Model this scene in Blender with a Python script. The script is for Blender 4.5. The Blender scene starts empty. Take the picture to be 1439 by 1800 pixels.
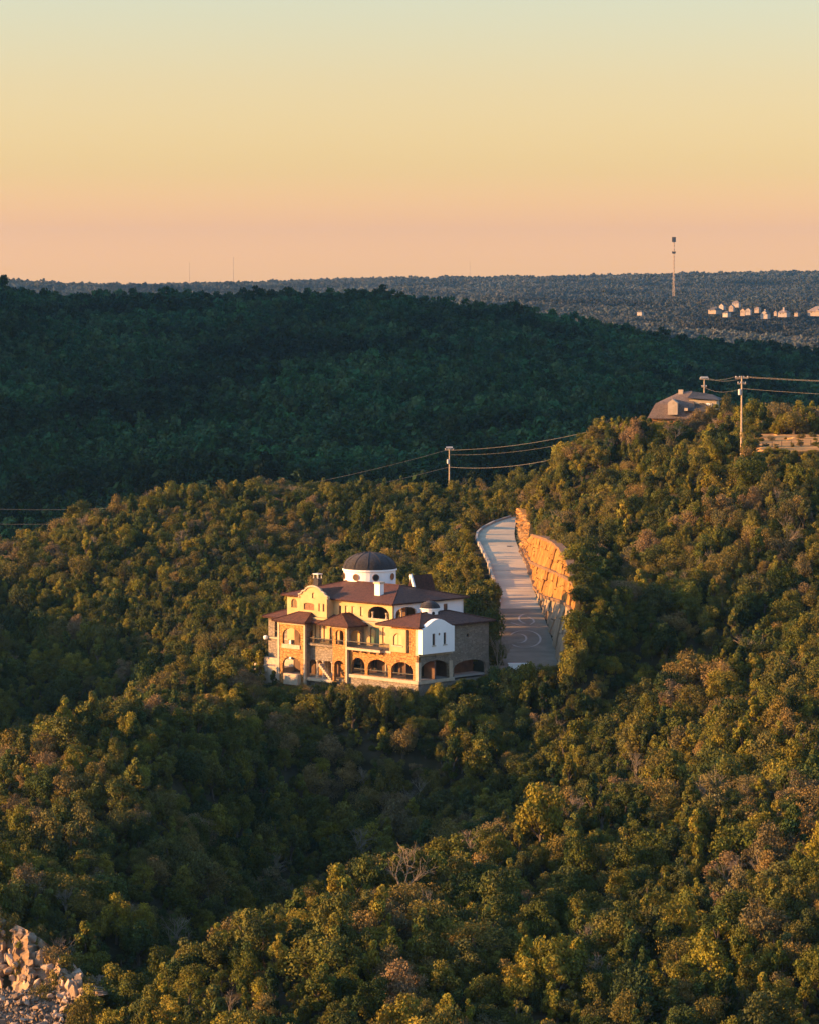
import bpy, math, random
import numpy as np
from mathutils import Vector, Matrix
from mathutils.geometry import tessellate_polygon

SKY_SCALE = 4.0
SKY_RAMP = [(0.0, (0.433, 0.262, 0.1725)), (0.016, (0.3103, 0.18, 0.1375)), (0.0325, (0.2471, 0.1721, 0.1181)), (0.0575, (0.2393, 0.174, 0.1307)), (0.082, (0.2274, 0.1865, 0.1569)), (0.15, (0.2374, 0.227, 0.2296)), (0.3, (0.2805, 0.299, 0.331)), (1.0, (0.3237, 0.3791, 0.4377))]
HAZE_DENSITY = 3.4e-5

scene = bpy.context.scene
R = math.radians
random.seed(7)
rng = np.random.default_rng(11)

# ------------------------------------------------------------------ camera
F = 6000.0                      # focal length in photograph pixels (1439 x 1800)
CX, CY = 719.5, 900.0
HOR = 495.0                     # row of the true horizon
PITCH = math.atan((CY - HOR) / F)
cam_d = bpy.data.cameras.new('camera')
cam = bpy.data.objects.new('camera', cam_d)
scene.collection.objects.link(cam)
cam_d.sensor_fit = 'VERTICAL'
cam_d.sensor_height = 36.0
cam_d.lens = 36.0 * F / 1800.0
cam_d.clip_start = 1.0
cam_d.clip_end = 30000.0
cam.rotation_euler = (R(90) - PITCH, 0, 0)
scene.camera = cam

# ------------------------------------------------------------------ sky and sun
SUN_AZ = R(-96.0)               # measured from +Y (the view), negative is to the left
SUN_EL = R(12.0)
world = bpy.data.worlds.new('World')
scene.world = world
world.use_nodes = True
wn, wl = world.node_tree.nodes, world.node_tree.links
wn.clear()
w_out = wn.new('ShaderNodeOutputWorld')
w_bg = wn.new('ShaderNodeBackground')
w_sky = wn.new('ShaderNodeTexSky')
w_sky.sky_type = 'NISHITA'
w_sky.sun_disc = False
w_sky.sun_elevation = SUN_EL
w_sky.sun_rotation = SUN_AZ
w_sky.altitude = 300
w_sky.air_density = 1.0
w_sky.dust_density = 1.0
w_sky.ozone_density = 1.0
w_tc = wn.new('ShaderNodeTexCoord')
w_sep = wn.new('ShaderNodeSeparateXYZ')
w_ramp = wn.new('ShaderNodeValToRGB')     # dusk colouring of the air, by height above the horizon
w_mul = wn.new('ShaderNodeVectorMath'); w_mul.operation = 'MULTIPLY'
w_scale = wn.new('ShaderNodeVectorMath'); w_scale.operation = 'SCALE'
w_scale.inputs['Scale'].default_value = SKY_SCALE
wl.new(w_tc.outputs['Generated'], w_sep.inputs[0])
wl.new(w_sep.outputs['Z'], w_ramp.inputs['Fac'])
wl.new(w_sky.outputs['Color'], w_mul.inputs[0])
wl.new(w_ramp.outputs['Color'], w_scale.inputs[0])
wl.new(w_scale.outputs[0], w_mul.inputs[1])
wl.new(w_mul.outputs[0], w_bg.inputs['Color'])
w_bg.inputs['Strength'].default_value = 0.1
wl.new(w_bg.outputs[0], w_out.inputs['Surface'])
ramp = w_ramp.color_ramp
ramp.interpolation = 'EASE' if False else 'LINEAR'
while len(ramp.elements) > 1: ramp.elements.remove(ramp.elements[-1])
for i, (p, c) in enumerate(SKY_RAMP):
    e = ramp.elements[0] if i == 0 else ramp.elements.new(p)
    e.position = p; e.color = (c[0], c[1], c[2], 1)

sun_d = bpy.data.lights.new('sun', 'SUN')
sun_d.energy = 5.0
sun_d.color = (1.0, 0.50, 0.165)
sun_d.angle = R(0.5)
sun = bpy.data.objects.new('sun', sun_d)
scene.collection.objects.link(sun)
sdir = Vector((math.sin(SUN_AZ) * math.cos(SUN_EL), math.cos(SUN_AZ) * math.cos(SUN_EL), math.sin(SUN_EL)))
sun.rotation_euler = sdir.to_track_quat('Z', 'Y').to_euler()

scene.render.engine = 'CYCLES'
scene.view_settings.view_transform = 'Standard'
scene.view_settings.look = 'None'
scene.view_settings.exposure = 1.4
scene.view_settings.gamma = 1.0
scene.view_settings.use_curve_mapping = False
scene.cycles.use_denoising = True
scene.cycles.max_bounces = 5
scene.cycles.diffuse_bounces = 3
scene.cycles.glossy_bounces = 2
scene.cycles.volume_bounces = 0
scene.cycles.use_adaptive_sampling = False

# ------------------------------------------------------------------ helpers
K = 1.25                                        # distances in the tables below are in units of 1.25 m
_c, _s = math.cos(PITCH), math.sin(PITCH)
def ray(px, py):
    u = (px - CX) / F; v = (CY - py) / F
    return np.array([u, _c + v * _s, -_s + v * _c])
def at(px, py, D4):                              # the point of the place seen there at that distance
    r = ray(px, py); return r * (D4 * K) / r[1]
def py_to_z(px, py, D):                          # vectorised: height of a point at depth D
    v = (CY - py) / F
    return D * (-_s + v * _c) / (_c + v * _s)
def px_to_x(px, py, D):
    v = (CY - py) / F
    return D * ((px - CX) / F) / (_c + v * _s)
def project(x, y, z):
    f = y * _c - z * _s; up = y * _s + z * _c
    return CX + F * x / f, CY - F * up / f

def link(o, parent=None):
    scene.collection.objects.link(o)
    if parent is not None: o.parent = parent
    return o
def tag(o, label, cat=None, group=None, kind=None):
    o['label'] = label
    if cat: o['category'] = cat
    if group: o['group'] = group
    if kind: o['kind'] = kind
    return o
def empty(name, loc=(0, 0, 0), rz=0.0):
    o = bpy.data.objects.new(name, None)
    o.location = loc; o.rotation_euler = (0, 0, rz); o.empty_display_size = 0.5
    return link(o)

class MB:
    """collects faces; build() links them as one mesh object"""
    def __init__(s): s.v = []; s.f = []
    def add(s, vs, fs):
        n = len(s.v); s.v += [tuple(map(float, q)) for q in vs]; s.f += [tuple(i + n for i in q) for q in fs]; return s
    def box(s, x0, x1, y0, y1, z0, z1):
        return s.add([(x0,y0,z0),(x1,y0,z0),(x1,y1,z0),(x0,y1,z0),(x0,y0,z1),(x1,y0,z1),(x1,y1,z1),(x0,y1,z1)],
                     [(0,3,2,1),(4,5,6,7),(0,1,5,4),(1,2,6,5),(2,3,7,6),(3,0,4,7)])
    def tube(s, pts, rad, n=6, cap=True):
        pts = [np.array(p, float) for p in pts]
        if not hasattr(rad, '__len__'): rad = [rad] * len(pts)
        vs, fs = [], []
        for i, p in enumerate(pts):
            d = pts[min(i + 1, len(pts) - 1)] - pts[max(i - 1, 0)]
            d = d / (np.linalg.norm(d) + 1e-9)
            ref = np.array([0, 0, 1.]) if abs(d[2]) < .9 else np.array([1., 0, 0])
            a = np.cross(d, ref); a /= np.linalg.norm(a); b = np.cross(d, a)
            for k in range(n):
                t = 2 * math.pi * k / n
                vs.append(p + rad[i] * (a * math.cos(t) + b * math.sin(t)))
        for i in range(len(pts) - 1):
            for k in range(n):
                k2 = (k + 1) % n
                fs.append((i*n+k, i*n+k2, (i+1)*n+k2, (i+1)*n+k))
        if cap:
            fs.append(tuple(range(n))[::-1]); fs.append(tuple(range((len(pts)-1)*n, len(pts)*n)))
        return s.add(vs, fs)
    def lathe(s, prof, n=24, c=(0, 0)):
        vs, fs = [], []
        for r, z in prof:
            for k in range(n):
                t = 2 * math.pi * k / n; vs.append((c[0] + r * math.cos(t), c[1] + r * math.sin(t), z))
        for i in range(len(prof) - 1):
            for k in range(n):
                k2 = (k + 1) % n; fs.append((i*n+k, i*n+k2, (i+1)*n+k2, (i+1)*n+k))
        return s.add(vs, fs)
    def mesh(s, name, mat, smooth=False):
        me = bpy.data.meshes.new(name)
        me.from_pydata(s.v, [], s.f)
        if mat is not None: me.materials.append(mat)
        if smooth: me.polygons.foreach_set('use_smooth', [True] * len(me.polygons))
        me.update(); return me
    def build(s, name, mat, parent=None, smooth=False):
        return link(bpy.data.objects.new(name, s.mesh(name, mat, smooth)), parent)

# ------------------------------------------------------------------ materials
def new_mat(name):
    m = bpy.data.materials.new(name); m.use_nodes = True
    nt = m.node_tree; b = nt.nodes['Principled BSDF']
    b.inputs['Roughness'].default_value = 0.8
    b.inputs['Specular IOR Level'].default_value = 0.25
    return m, nt.nodes, nt.links, b
def surf(name, c1, c2, scale=1.0, rough=0.85, bump=0.0, detail=4.0, bump_scale=None, spec=0.2, coord='Object', metal=0.0, stretch=None):
    """two-tone weathered surface: noise mix of c1 and c2 with relief"""
    m, n, l, b = new_mat(name)
    tc = n.new('ShaderNodeTexCoord')
    t = n.new('ShaderNodeTexNoise'); t.inputs['Scale'].default_value = scale; t.inputs['Detail'].default_value = detail
    vec = tc.outputs[coord]
    if stretch:
        mp = n.new('ShaderNodeMapping'); mp.inputs['Scale'].default_value = stretch; l.new(vec, mp.inputs['Vector']); vec = mp.outputs[0]
    l.new(vec, t.inputs['Vector'])
    r = n.new('ShaderNodeValToRGB'); r.color_ramp.elements[0].position = .35; r.color_ramp.elements[1].position = .65
    r.color_ramp.elements[0].color = (*c1, 1); r.color_ramp.elements[1].color = (*c2, 1)
    l.new(t.outputs['Fac'], r.inputs['Fac']); l.new(r.outputs['Color'], b.inputs['Base Color'])
    b.inputs['Roughness'].default_value = rough; b.inputs['Specular IOR Level'].default_value = spec
    b.inputs['Metallic'].default_value = metal
    if bump:
        t2 = n.new('ShaderNodeTexNoise'); t2.inputs['Scale'].default_value = bump_scale or scale * 4; t2.inputs['Detail'].default_value = 5
        l.new(tc.outputs[coord], t2.inputs['Vector'])
        bp = n.new('ShaderNodeBump'); bp.inputs['Strength'].default_value = 1.0; bp.inputs['Distance'].default_value = bump
        l.new(t2.outputs['Fac'], bp.inputs['Height']); l.new(bp.outputs['Normal'], b.inputs['Normal'])
    return m
def stone_mat(name, c1, c2, joint, scale=1.6):
    """coursed rubble: voronoi cells with sunk joints"""
    m, n, l, b = new_mat(name)
    tc = n.new('ShaderNodeTexCoord')
    mp = n.new('ShaderNodeMapping'); mp.inputs['Scale'].default_value = (1, 1, 1.9)
    l.new(tc.outputs['Object'], mp.inputs['Vector'])
    v = n.new('ShaderNodeTexVoronoi'); v.inputs['Scale'].default_value = scale
    ve = n.new('ShaderNodeTexVoronoi'); ve.feature = 'DISTANCE_TO_EDGE'; ve.inputs['Scale'].default_value = scale
    l.new(mp.outputs[0], v.inputs['Vector']); l.new(mp.outputs[0], ve.inputs['Vector'])
    r = n.new('ShaderNodeValToRGB'); r.color_ramp.elements[0].color = (*c1, 1); r.color_ramp.elements[1].color = (*c2, 1)
    l.new(v.outputs['Color'], r.inputs['Fac'])
    r2 = n.new('ShaderNodeMapRange'); r2.inputs['From Min'].default_value = 0.01; r2.inputs['From Max'].default_value = 0.06
    l.new(ve.outputs['Distance'], r2.inputs['Value'])
    mx = n.new('ShaderNodeMix'); mx.data_type = 'RGBA'
    mx.inputs[6].default_value = (*joint, 1); l.new(r2.outputs[0], mx.inputs[0]); l.new(r.outputs['Color'], mx.inputs[7])
    l.new(mx.outputs[2], b.inputs['Base Color'])
    bp = n.new('ShaderNodeBump'); bp.inputs['Distance'].default_value = 0.05
    l.new(r2.outputs[0], bp.inputs['Height']); l.new(bp.outputs['Normal'], b.inputs['Normal'])
    b.inputs['Roughness'].default_value = .9
    return m
def foliage_mat(name, cols, translucent=0.12, patch=None):
    """cols: ramp of leaf colours, one drawn per tree; each leaf varies around it"""
    m, n, l, b = new_mat(name)
    oi = n.new('ShaderNodeObjectInfo')
    r = n.new('ShaderNodeValToRGB')
    while len(r.color_ramp.elements) > 1: r.color_ramp.elements.remove(r.color_ramp.elements[-1])
    for i, c in enumerate(cols):
        e = r.color_ramp.elements[0] if i == 0 else r.color_ramp.elements.new(i / (len(cols) - 1))
        e.position = i / (len(cols) - 1); e.color = (*c, 1)
    l.new(oi.outputs['Random'], r.inputs['Fac'])
    at_ = n.new('ShaderNodeAttribute'); at_.attribute_name = 'tint'
    mu = n.new('ShaderNodeMix'); mu.data_type = 'RGBA'; mu.blend_type = 'MULTIPLY'; mu.inputs[0].default_value = 1
    l.new(r.outputs['Color'], mu.inputs[6]); l.new(at_.outputs['Color'], mu.inputs[7])
    src = mu.outputs[2]
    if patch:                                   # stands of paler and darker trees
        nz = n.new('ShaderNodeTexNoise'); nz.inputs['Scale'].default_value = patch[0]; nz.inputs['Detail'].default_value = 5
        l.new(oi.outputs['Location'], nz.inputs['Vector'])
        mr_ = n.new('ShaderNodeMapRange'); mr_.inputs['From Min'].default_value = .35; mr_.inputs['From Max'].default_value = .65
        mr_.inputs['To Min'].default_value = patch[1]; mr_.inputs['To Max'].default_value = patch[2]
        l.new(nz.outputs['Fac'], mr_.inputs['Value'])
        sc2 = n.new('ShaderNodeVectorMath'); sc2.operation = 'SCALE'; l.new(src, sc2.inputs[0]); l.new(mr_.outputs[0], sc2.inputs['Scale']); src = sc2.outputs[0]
    l.new(src, b.inputs['Base Color'])
    b.inputs['Roughness'].default_value = .75; b.inputs['Specular IOR Level'].default_value = .12
    tr = n.new('ShaderNodeBsdfTranslucent'); l.new(src, tr.inputs['Color'])
    ms = n.new('ShaderNodeMixShader'); ms.inputs[0].default_value = translucent
    l.new(b.outputs[0], ms.inputs[1]); l.new(tr.outputs[0], ms.inputs[2])
    l.new(ms.outputs[0], n['Material Output'].inputs['Surface'])
    return m
M = {}
M['cream'] = surf('cream_stucco', (.50,.375,.19), (.43,.31,.145), .8, .9, .01)
M['white'] = surf('white_stucco', (.90,.89,.86), (.85,.84,.81), .6, .9, .01)
M['trim'] = surf('pale_limestone_trim', (.50,.41,.295), (.41,.33,.23), 1.5, .9, .015)
M['stone'] = stone_mat('tan_limestone', (.37,.175,.052), (.50,.265,.092), (.18,.09,.033))
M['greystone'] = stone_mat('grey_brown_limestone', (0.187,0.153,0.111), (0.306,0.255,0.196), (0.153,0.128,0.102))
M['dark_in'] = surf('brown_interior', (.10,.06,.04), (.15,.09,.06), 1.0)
M['iron'] = surf('black_iron', (.02,.018,.016), (.035,.03,.028), 3, .5, spec=.5)
M['wood'] = surf('stained_wood', (.16,.08,.04), (.22,.11,.055), 4, .6)
M['metal'] = surf('galvanised_metal', (.45,.45,.44), (.55,.55,.54), 3, .45, spec=.5)
M['concrete'] = surf('pale_concrete', (.40,.36,.31), (.33,.30,.26), .25, .9, .01, bump_scale=3)
M['road'] = surf('grey_concrete_road', (.55,.45,.32), (.43,.35,.25), .13, .9, .02, bump_scale=2.5, coord='Object')
M['stamped'] = surf('dark_stamped_concrete', (.26,.22,.165), (.20,.172,.13), .35, .85, .02, bump_scale=3)
M['inlay'] = surf('pale_inlay', (.42,.37,.31), (.36,.32,.27), 1)
M['pole'] = surf('weathered_pole_wood', (.36,.27,.18), (.46,.36,.25), 2)
M['wire'] = surf('aluminium_wire', (.20,.185,.165), (.25,.23,.205), 1, .6)
M['rock'] = surf('pale_limestone_rock', (.50,.375,.27), (.36,.26,.175), .9, .9, .08, bump_scale=2.2)
_n, _l = M['rock'].node_tree.nodes, M['rock'].node_tree.links
_o = _n.new('ShaderNodeObjectInfo'); _r = _n.new('ShaderNodeMapRange'); _r.inputs['To Min'].default_value = .5; _r.inputs['To Max'].default_value = 1.05
_l.new(_o.outputs['Random'], _r.inputs['Value']); _v = _n.new('ShaderNodeVectorMath'); _v.operation = 'SCALE'
_b = _n['Principled BSDF']; _s0 = _b.inputs['Base Color'].links[0].from_socket
_l.new(_s0, _v.inputs[0]); _l.new(_r.outputs[0], _v.inputs['Scale']); _l.new(_v.outputs[0], _b.inputs['Base Color'])
M['cliff'] = surf('cliff_limestone', (0.375,0.262,0.165), (0.180,0.124,0.079), .35, .9, .15, bump_scale=1.2)
M['shot'] = surf('tan_rock_cut', (.38,.195,.058), (.20,.10,.034), .55, .9, .16, bump_scale=1.3, detail=7, stretch=(1,1,.22))
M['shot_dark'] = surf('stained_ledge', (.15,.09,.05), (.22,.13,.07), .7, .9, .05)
M['porch_in'] = surf('porch_plaster_painted_shade', (.10,.058,.034), (.15,.09,.05), .8)  # interior shade of porch and loggia is put into this plaster colour
M['outcrop'] = surf('orange_rock_face', (.42,.24,.09), (.25,.13,.05), .8, .9, .12, bump_scale=1.6, detail=7)
M['shot_low'] = surf('rock_cut_painted_shade', (.34,.25,.16), (.22,.165,.11), .55, .9, .1, bump_scale=1.3, detail=7, stretch=(1,1,.22), spec=0.0)  # greyer copy of the rock cut: shade on the lowest tier put into colour
M['bark'] = surf('grey_bark', (.065,.05,.036), (.10,.08,.06), 3, .95)
M['bare'] = surf('pale_twigs', (.17,.14,.10), (.24,.19,.14), .6, .95)
def tile_mat(name, c1, c2):
    m, n, l, b = new_mat(name)
    tc = n.new('ShaderNodeTexCoord')
    t = n.new('ShaderNodeTexNoise'); t.inputs['Scale'].default_value = 1.3; t.inputs['Detail'].default_value = 6
    l.new(tc.outputs['Object'], t.inputs['Vector'])
    v = n.new('ShaderNodeTexVoronoi'); v.inputs['Scale'].default_value = 3.5
    l.new(tc.outputs['Object'], v.inputs['Vector'])
    a = n.new('ShaderNodeMix'); a.data_type = 'FLOAT'; a.inputs[0].default_value = .5
    l.new(t.outputs['Fac'], a.inputs[2]); l.new(v.outputs['Distance'], a.inputs[3])
    r = n.new('ShaderNodeValToRGB'); r.color_ramp.elements[0].color = (*c1,1); r.color_ramp.elements[1].color = (*c2,1)
    r.color_ramp.elements[0].position = .3; r.color_ramp.elements[1].position = .6
    l.new(a.outputs[0], r.inputs['Fac']); l.new(r.outputs['Color'], b.inputs['Base Color'])
    w = n.new('ShaderNodeTexWave'); w.bands_direction = 'Z'; w.inputs['Scale'].default_value = 3.2; w.inputs['Distortion'].default_value = .8
    l.new(tc.outputs['Object'], w.inputs['Vector'])
    bp = n.new('ShaderNodeBump'); bp.inputs['Distance'].default_value = .10; l.new(w.outputs['Fac'], bp.inputs['Height'])
    l.new(bp.outputs['Normal'], b.inputs['Normal']); b.inputs['Roughness'].default_value = .75
    return m
M['tile'] = tile_mat('clay_roof_tile', (.058,.023,.014), (.125,.050,.030))
M['slate'] = tile_mat('dark_slate_dome', (.045,.042,.045), (.075,.068,.068))
M['shingle'] = tile_mat('brown_shingle', (.20,.15,.125), (.30,.23,.19))
M['greyroof'] = tile_mat('grey_shingle', (.07,.068,.065), (.11,.105,.10))
mg, n_, l_, b_ = new_mat('window_glass')
b_.inputs['Base Color'].default_value = (.03, .035, .04, 1); b_.inputs['Roughness'].default_value = .08
b_.inputs['Specular IOR Level'].default_value = .6
M['glass'] = mg
mg2, n_, l_, b_ = new_mat('green_tinted_glass')
b_.inputs['Base Color'].default_value = (.10, .16, .10, 1); b_.inputs['Roughness'].default_value = .15
M['greenglass'] = mg2
mg3, n_, l_, b_ = new_mat('drawn_blind')
b_.inputs['Base Color'].default_value = (.55, .36, .18, 1); b_.inputs['Roughness'].default_value = .4
M['blind'] = mg3
for _k in ('road', 'stamped', 'concrete', 'shot', 'rock', 'cliff', 'outcrop'): M[_k].node_tree.nodes['Principled BSDF'].inputs['Specular IOR Level'].default_value = 0.0
M['jun'] = foliage_mat('juniper_foliage', [(0.017,0.034,0.010),(0.099,0.104,0.015),(0.030,0.052,0.013),(0.191,0.167,0.019),(0.064,0.075,0.017),(0.220,0.181,0.024),(0.042,0.068,0.018),(0.139,0.127,0.024),(0.023,0.043,0.014),(0.116,0.108,0.030)])
M['oak'] = foliage_mat('oak_foliage', [(0.151,0.123,0.028),(0.108,0.103,0.021),(0.211,0.149,0.052),(0.140,0.119,0.027),(0.092,0.095,0.027),(0.189,0.134,0.068),(0.124,0.108,0.048)])
M['gold'] = foliage_mat('yellow_green_foliage', [(.20,.185,.016),(.23,.19,.02)])
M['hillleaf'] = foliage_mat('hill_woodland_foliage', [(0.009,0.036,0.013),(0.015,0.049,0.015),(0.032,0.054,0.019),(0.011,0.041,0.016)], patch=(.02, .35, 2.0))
M['farleaf'] = foliage_mat('distant_woodland_foliage', [(.066,.082,.078),(.080,.090,.082),(.060,.078,.075),(.090,.094,.086)], patch=(.005, .4, 1.5))  # grey of bare woods, with the blue of haze mixed into the leaf colour

# ------------------------------------------------------------------ terrain
# ---- terrain control data: (px, py, D) rows -> one smooth height surface; unseen ridges at far left are added to cast shade
CTRL = """
-2600 2600 200;-1200 2500 200;0 2150 215;480 1950 215;720 1920 213;960 1920 215;1200 1920 222;1439 1900 228;2200 1900 230;3600 1900 230
0 1815 268;0 1720 276;0 1640 281;0 1500 312;0 1332 362;0 1440 425;0 1260 478;0 1130 508;0 1000 545;0 972 600;0 1025 648;0 885 715;0 760 800;0 640 920;0 560 1050;0 534 1180;0 600 1500;0 550 2100;0 520 3000;0 518 4600
100 1800 268;100 1690 281;110 1560 305;120 1420 340;120 1284 385;120 1400 435;120 1190 486
240 1745 283;240 1850 262;240 1600 303;240 1400 342;240 1212 402;240 1346 440;240 1180 480;240 1080 510;240 960 547;240 876 602;240 940 648;240 850 695;240 720 820;240 600 980;240 526 1150;240 590 1500;240 545 2100;240 520 3000;240 503 4600
360 1660 255;380 1262 382;320 1335 362;360 1850 292;360 1680 326;360 1420 360;360 1143 415;360 1270 448
480 1800 235;480 1622 270;480 1830 308;480 1600 350;480 1400 380;480 1230 399;480 1165 430;480 1125 470;480 1040 515;480 950 555;480 858 606;480 910 650;480 830 700;480 700 830;480 600 970;480 527 1150;480 590 1500;480 540 2100;480 515 3000;480 497 4600
600 1570 280;600 1790 318;600 1500 372;600 1350 388;600 1226 396
720 1800 235;720 1525 290;720 1755 330;720 1500 368;720 1350 387;720 1230 395;720 1155 430;720 1090 470;720 985 520;720 905 570;720 858 622;720 910 665;720 800 740;720 650 890;720 536 1120;720 590 1500;720 540 2100;720 515 3000;720 488 4600
840 1480 292;840 1680 336;840 1420 368;840 1290 390;840 1178 412;840 1080 445;830 1010 480;820 960 520;810 915 560;790 862 620
960 1800 236;960 1600 268;960 1440 303;960 1590 342;960 1400 372;960 1290 391;960 1180 408
910 850 610;930 880 570;960 890 535;1000 900 500;1000 800 545;1000 778 570;1000 860 650;870 900 670
960 780 740;960 660 880;980 583 1080;870 553 1100;960 600 1500;960 570 2000;960 530 3000;960 492 4600
1080 1600 264;1080 1415 306;1080 1445 350;1080 1260 394;1110 1190 401;1080 1100 426;1080 1000 458;1080 870 505;1080 775 545;1090 752 570;1080 850 660;1080 655 930;1080 608 1060
1200 1800 234;1200 1600 260;1200 1400 308;1200 1300 338;1200 1190 378;1200 1010 420;1200 900 447;1200 810 478;1200 752 545;1200 745 580;1200 830 660;1200 690 900;1200 658 1040;1200 680 1300;1200 612 1800;1200 560 2400;1200 535 2900;1200 482 4600
1012 1075 408;1040 1062 413;1000 1130 401;985 1195 400;1320 1350 320;1320 1200 372;1320 1000 422;1320 860 460;1320 788 482;1320 768 510;1320 748 560
1439 1800 234;1439 1560 254;1439 1310 326;1439 1110 392;1439 950 428;1439 800 470;1439 780 500;1439 755 560;1439 850 660;1439 740 880;1439 711 1040;1439 670 1400;1439 625 1800;1439 562 2400;1439 535 2900;1439 478 4600
1330 722 900;1330 688 1040;1330 618 1800;1330 558 2400;1330 476 4600
1080 655 1400;1080 600 1800;1080 570 2300;1080 535 3000;1080 484 4600
1700 1800 228;1700 1300 315;1700 950 430;1700 790 475;1700 720 580;1700 690 900;1700 650 1100;1700 620 1800;1700 560 2500;1700 485 4600
2400 1850 228;2400 1300 320;2400 800 480;2400 700 620;2400 650 1100;2400 580 2000;2400 485 4600
-350 2050 250;-350 1800 290;-350 1560 360;-430 1120 430;-430 970 468;-430 950 500;-430 1000 535;-350 1010 600;-350 950 680;-350 680 800;-350 470 950;-350 400 1100;-350 420 1250;-350 540 1700;-350 500 4600
-800 2150 250;-800 1850 300;-800 1560 380;-800 1250 500;-800 1020 610;-800 650 720;-800 293 830;-800 202 950;-800 224 1100;-800 307 1280;-800 450 1700;-1400 1000 615;-1400 358 720;-1400 -83 830;-1400 -121 950;-1400 -37 1100;-1400 101 1280;-1400 410 1700;-2300 950 605;-2300 204 660;-2300 -64 730;-800 495 3000;-800 500 4600
-2000 2300 250;-2000 1900 300;-2000 1250 500;-2000 -98 850;-2000 -44 1050;-2000 238 1400;-2000 500 3000;-2000 505 4600
-3600 2300 250;-3600 1250 500;-3600 700 700;-3600 600 1000;-3600 520 2000;-3600 505 4600
-3600 495 8500;0 498 8500;1439 490 8500;3600 495 8500;3600 1850 255;3600 800 480;3600 650 1100;3600 580 2000;3600 490 4600
"""
def fit_terrain():
    pts=[]
    for tok in CTRL.replace('\n',';').split(';'):
        t=tok.split()
        if len(t)==3: pts.append([float(v) for v in t])
    pts=np.array(pts)
    X=np.c_[pts[:,0]/F, np.log(pts[:,2])]
    n=len(X)
    d=np.linalg.norm(X[:,None]-X[None],axis=2)
    K=np.where(d>0,d*d*np.log(np.maximum(d,1e-9)),0)+np.eye(n)*2e-5
    Pm=np.c_[np.ones(n),X]
    M=np.zeros((n+3,n+3));M[:n,:n]=K;M[:n,n:]=Pm;M[n:,:n]=Pm.T
    return X,np.linalg.solve(M,np.r_[(pts[:,1]),np.zeros(3)])
TX,TW=fit_terrain()
def terr_py(px,D):
    q=np.c_[np.ravel(px)/F,np.log(np.ravel(D))]
    out=np.empty(len(q))
    for i in range(0,len(q),20000):
        c=q[i:i+20000]
        r2=((c[:,None]-TX[None])**2).sum(2)
        out[i:i+20000]=(0.5*r2*np.log(np.maximum(r2,1e-18)))@TW[:-3]+TW[-3]+c@TW[-2:]
    return out.reshape(np.shape(px))

def smooth(e0, e1, x):
    t = np.clip((x - e0) / (e1 - e0), 0, 1); return t * t * (3 - 2 * t)
# the driveway: rows (D4, py, left px, right px)
ROAD = np.array([(409,1181,858,984),(415,1165,858,979),(425,1135,859,973),(435,1105,863,963),(445,1082,871,954),(456,1060,880,946),(469,1036,872,937),(482,1012,864,930),(498,984,857,919),
                 (510,965,847,911),(522,947,838,904),(530,937,840,903),(537,928,850,904),(545,918,870,906),(553,909,898,911)], float)
def road_at(D):
    d = np.clip(np.asarray(D, float) / K, ROAD[0, 0], ROAD[-1, 0])
    return [np.interp(d, ROAD[:, 0], ROAD[:, j]) for j in (1, 2, 3)]
# the cut bank right of it: tier lines (D4, px, py)
L0 = [(518,906,952),(510,912,966),(490,925,998),(470,938,1034),(455,948,1064),(440,961,1097),(428,970,1121),(418,980,1156),(410,986,1180)]
L1 = [(518,911,946),(510,916,962),(490,929,994),(470,940,1030),(455,951,1045),(440,970,1051),(428,988,1056),(418,1000,1062),(410,1008,1075)]
L2 = [(518,914,944),(510,920,958),(490,935,987),(470,950,994),(455,965,1000),(440,980,1007),(428,994,1013),(418,1004,1018),(410,1012,1030)]
L3 = [(518,928,930),(510,936,940),(490,946,942),(470,963,947),(455,979,957),(440,992,972),(428,1000,990),(418,1006,1010),(410,1014,1026)]
# rock outcrop above the bend
RK_B = [(560,912,906),(553,911,910),(545,907,920),(537,905,932),(530,904.5,940),(522,905,950),(516,909,958),(508,914,968)]
RK_T = [(560,914,893),(553,917,897),(545,922,903),(537,930,915),(530,937,926),(522,942,936),(516,944,941),(508,946,944)]
def line_at(L, D):
    a = np.array(sorted(L)); d = np.clip(np.asarray(D, float) / K, a[0, 0], a[-1, 0])
    return np.interp(d, a[:, 0], a[:, 1]), np.interp(d, a[:, 0], a[:, 2])
# the villa's own frame: x along the front to the right, y into the house
ANG = R(44)
HO = at(735, 1203, 400)
hx = np.array([math.cos(ANG), -math.sin(ANG)]); hy = np.array([math.sin(ANG), math.cos(ANG)])
def vnoise(x, y, s, seed):
    x = x / s; y = y / s
    xi = np.floor(x).astype(int); yi = np.floor(y).astype(int); fx = x - xi; fy = y - yi
    fx = fx * fx * (3 - 2 * fx); fy = fy * fy * (3 - 2 * fy)
    def h(i, j):
        q = (i * 374761393 + j * 668265263 + seed * 974711) & 0x7fffffff
        q = ((q ^ (q >> 13)) * 1274126177) & 0x7fffffff
        return (q & 0xffff) / 65535.0
    return (h(xi,yi)*(1-fx)+h(xi+1,yi)*fx)*(1-fy) + (h(xi,yi+1)*(1-fx)+h(xi+1,yi+1)*fx)*fy - .5

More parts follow.
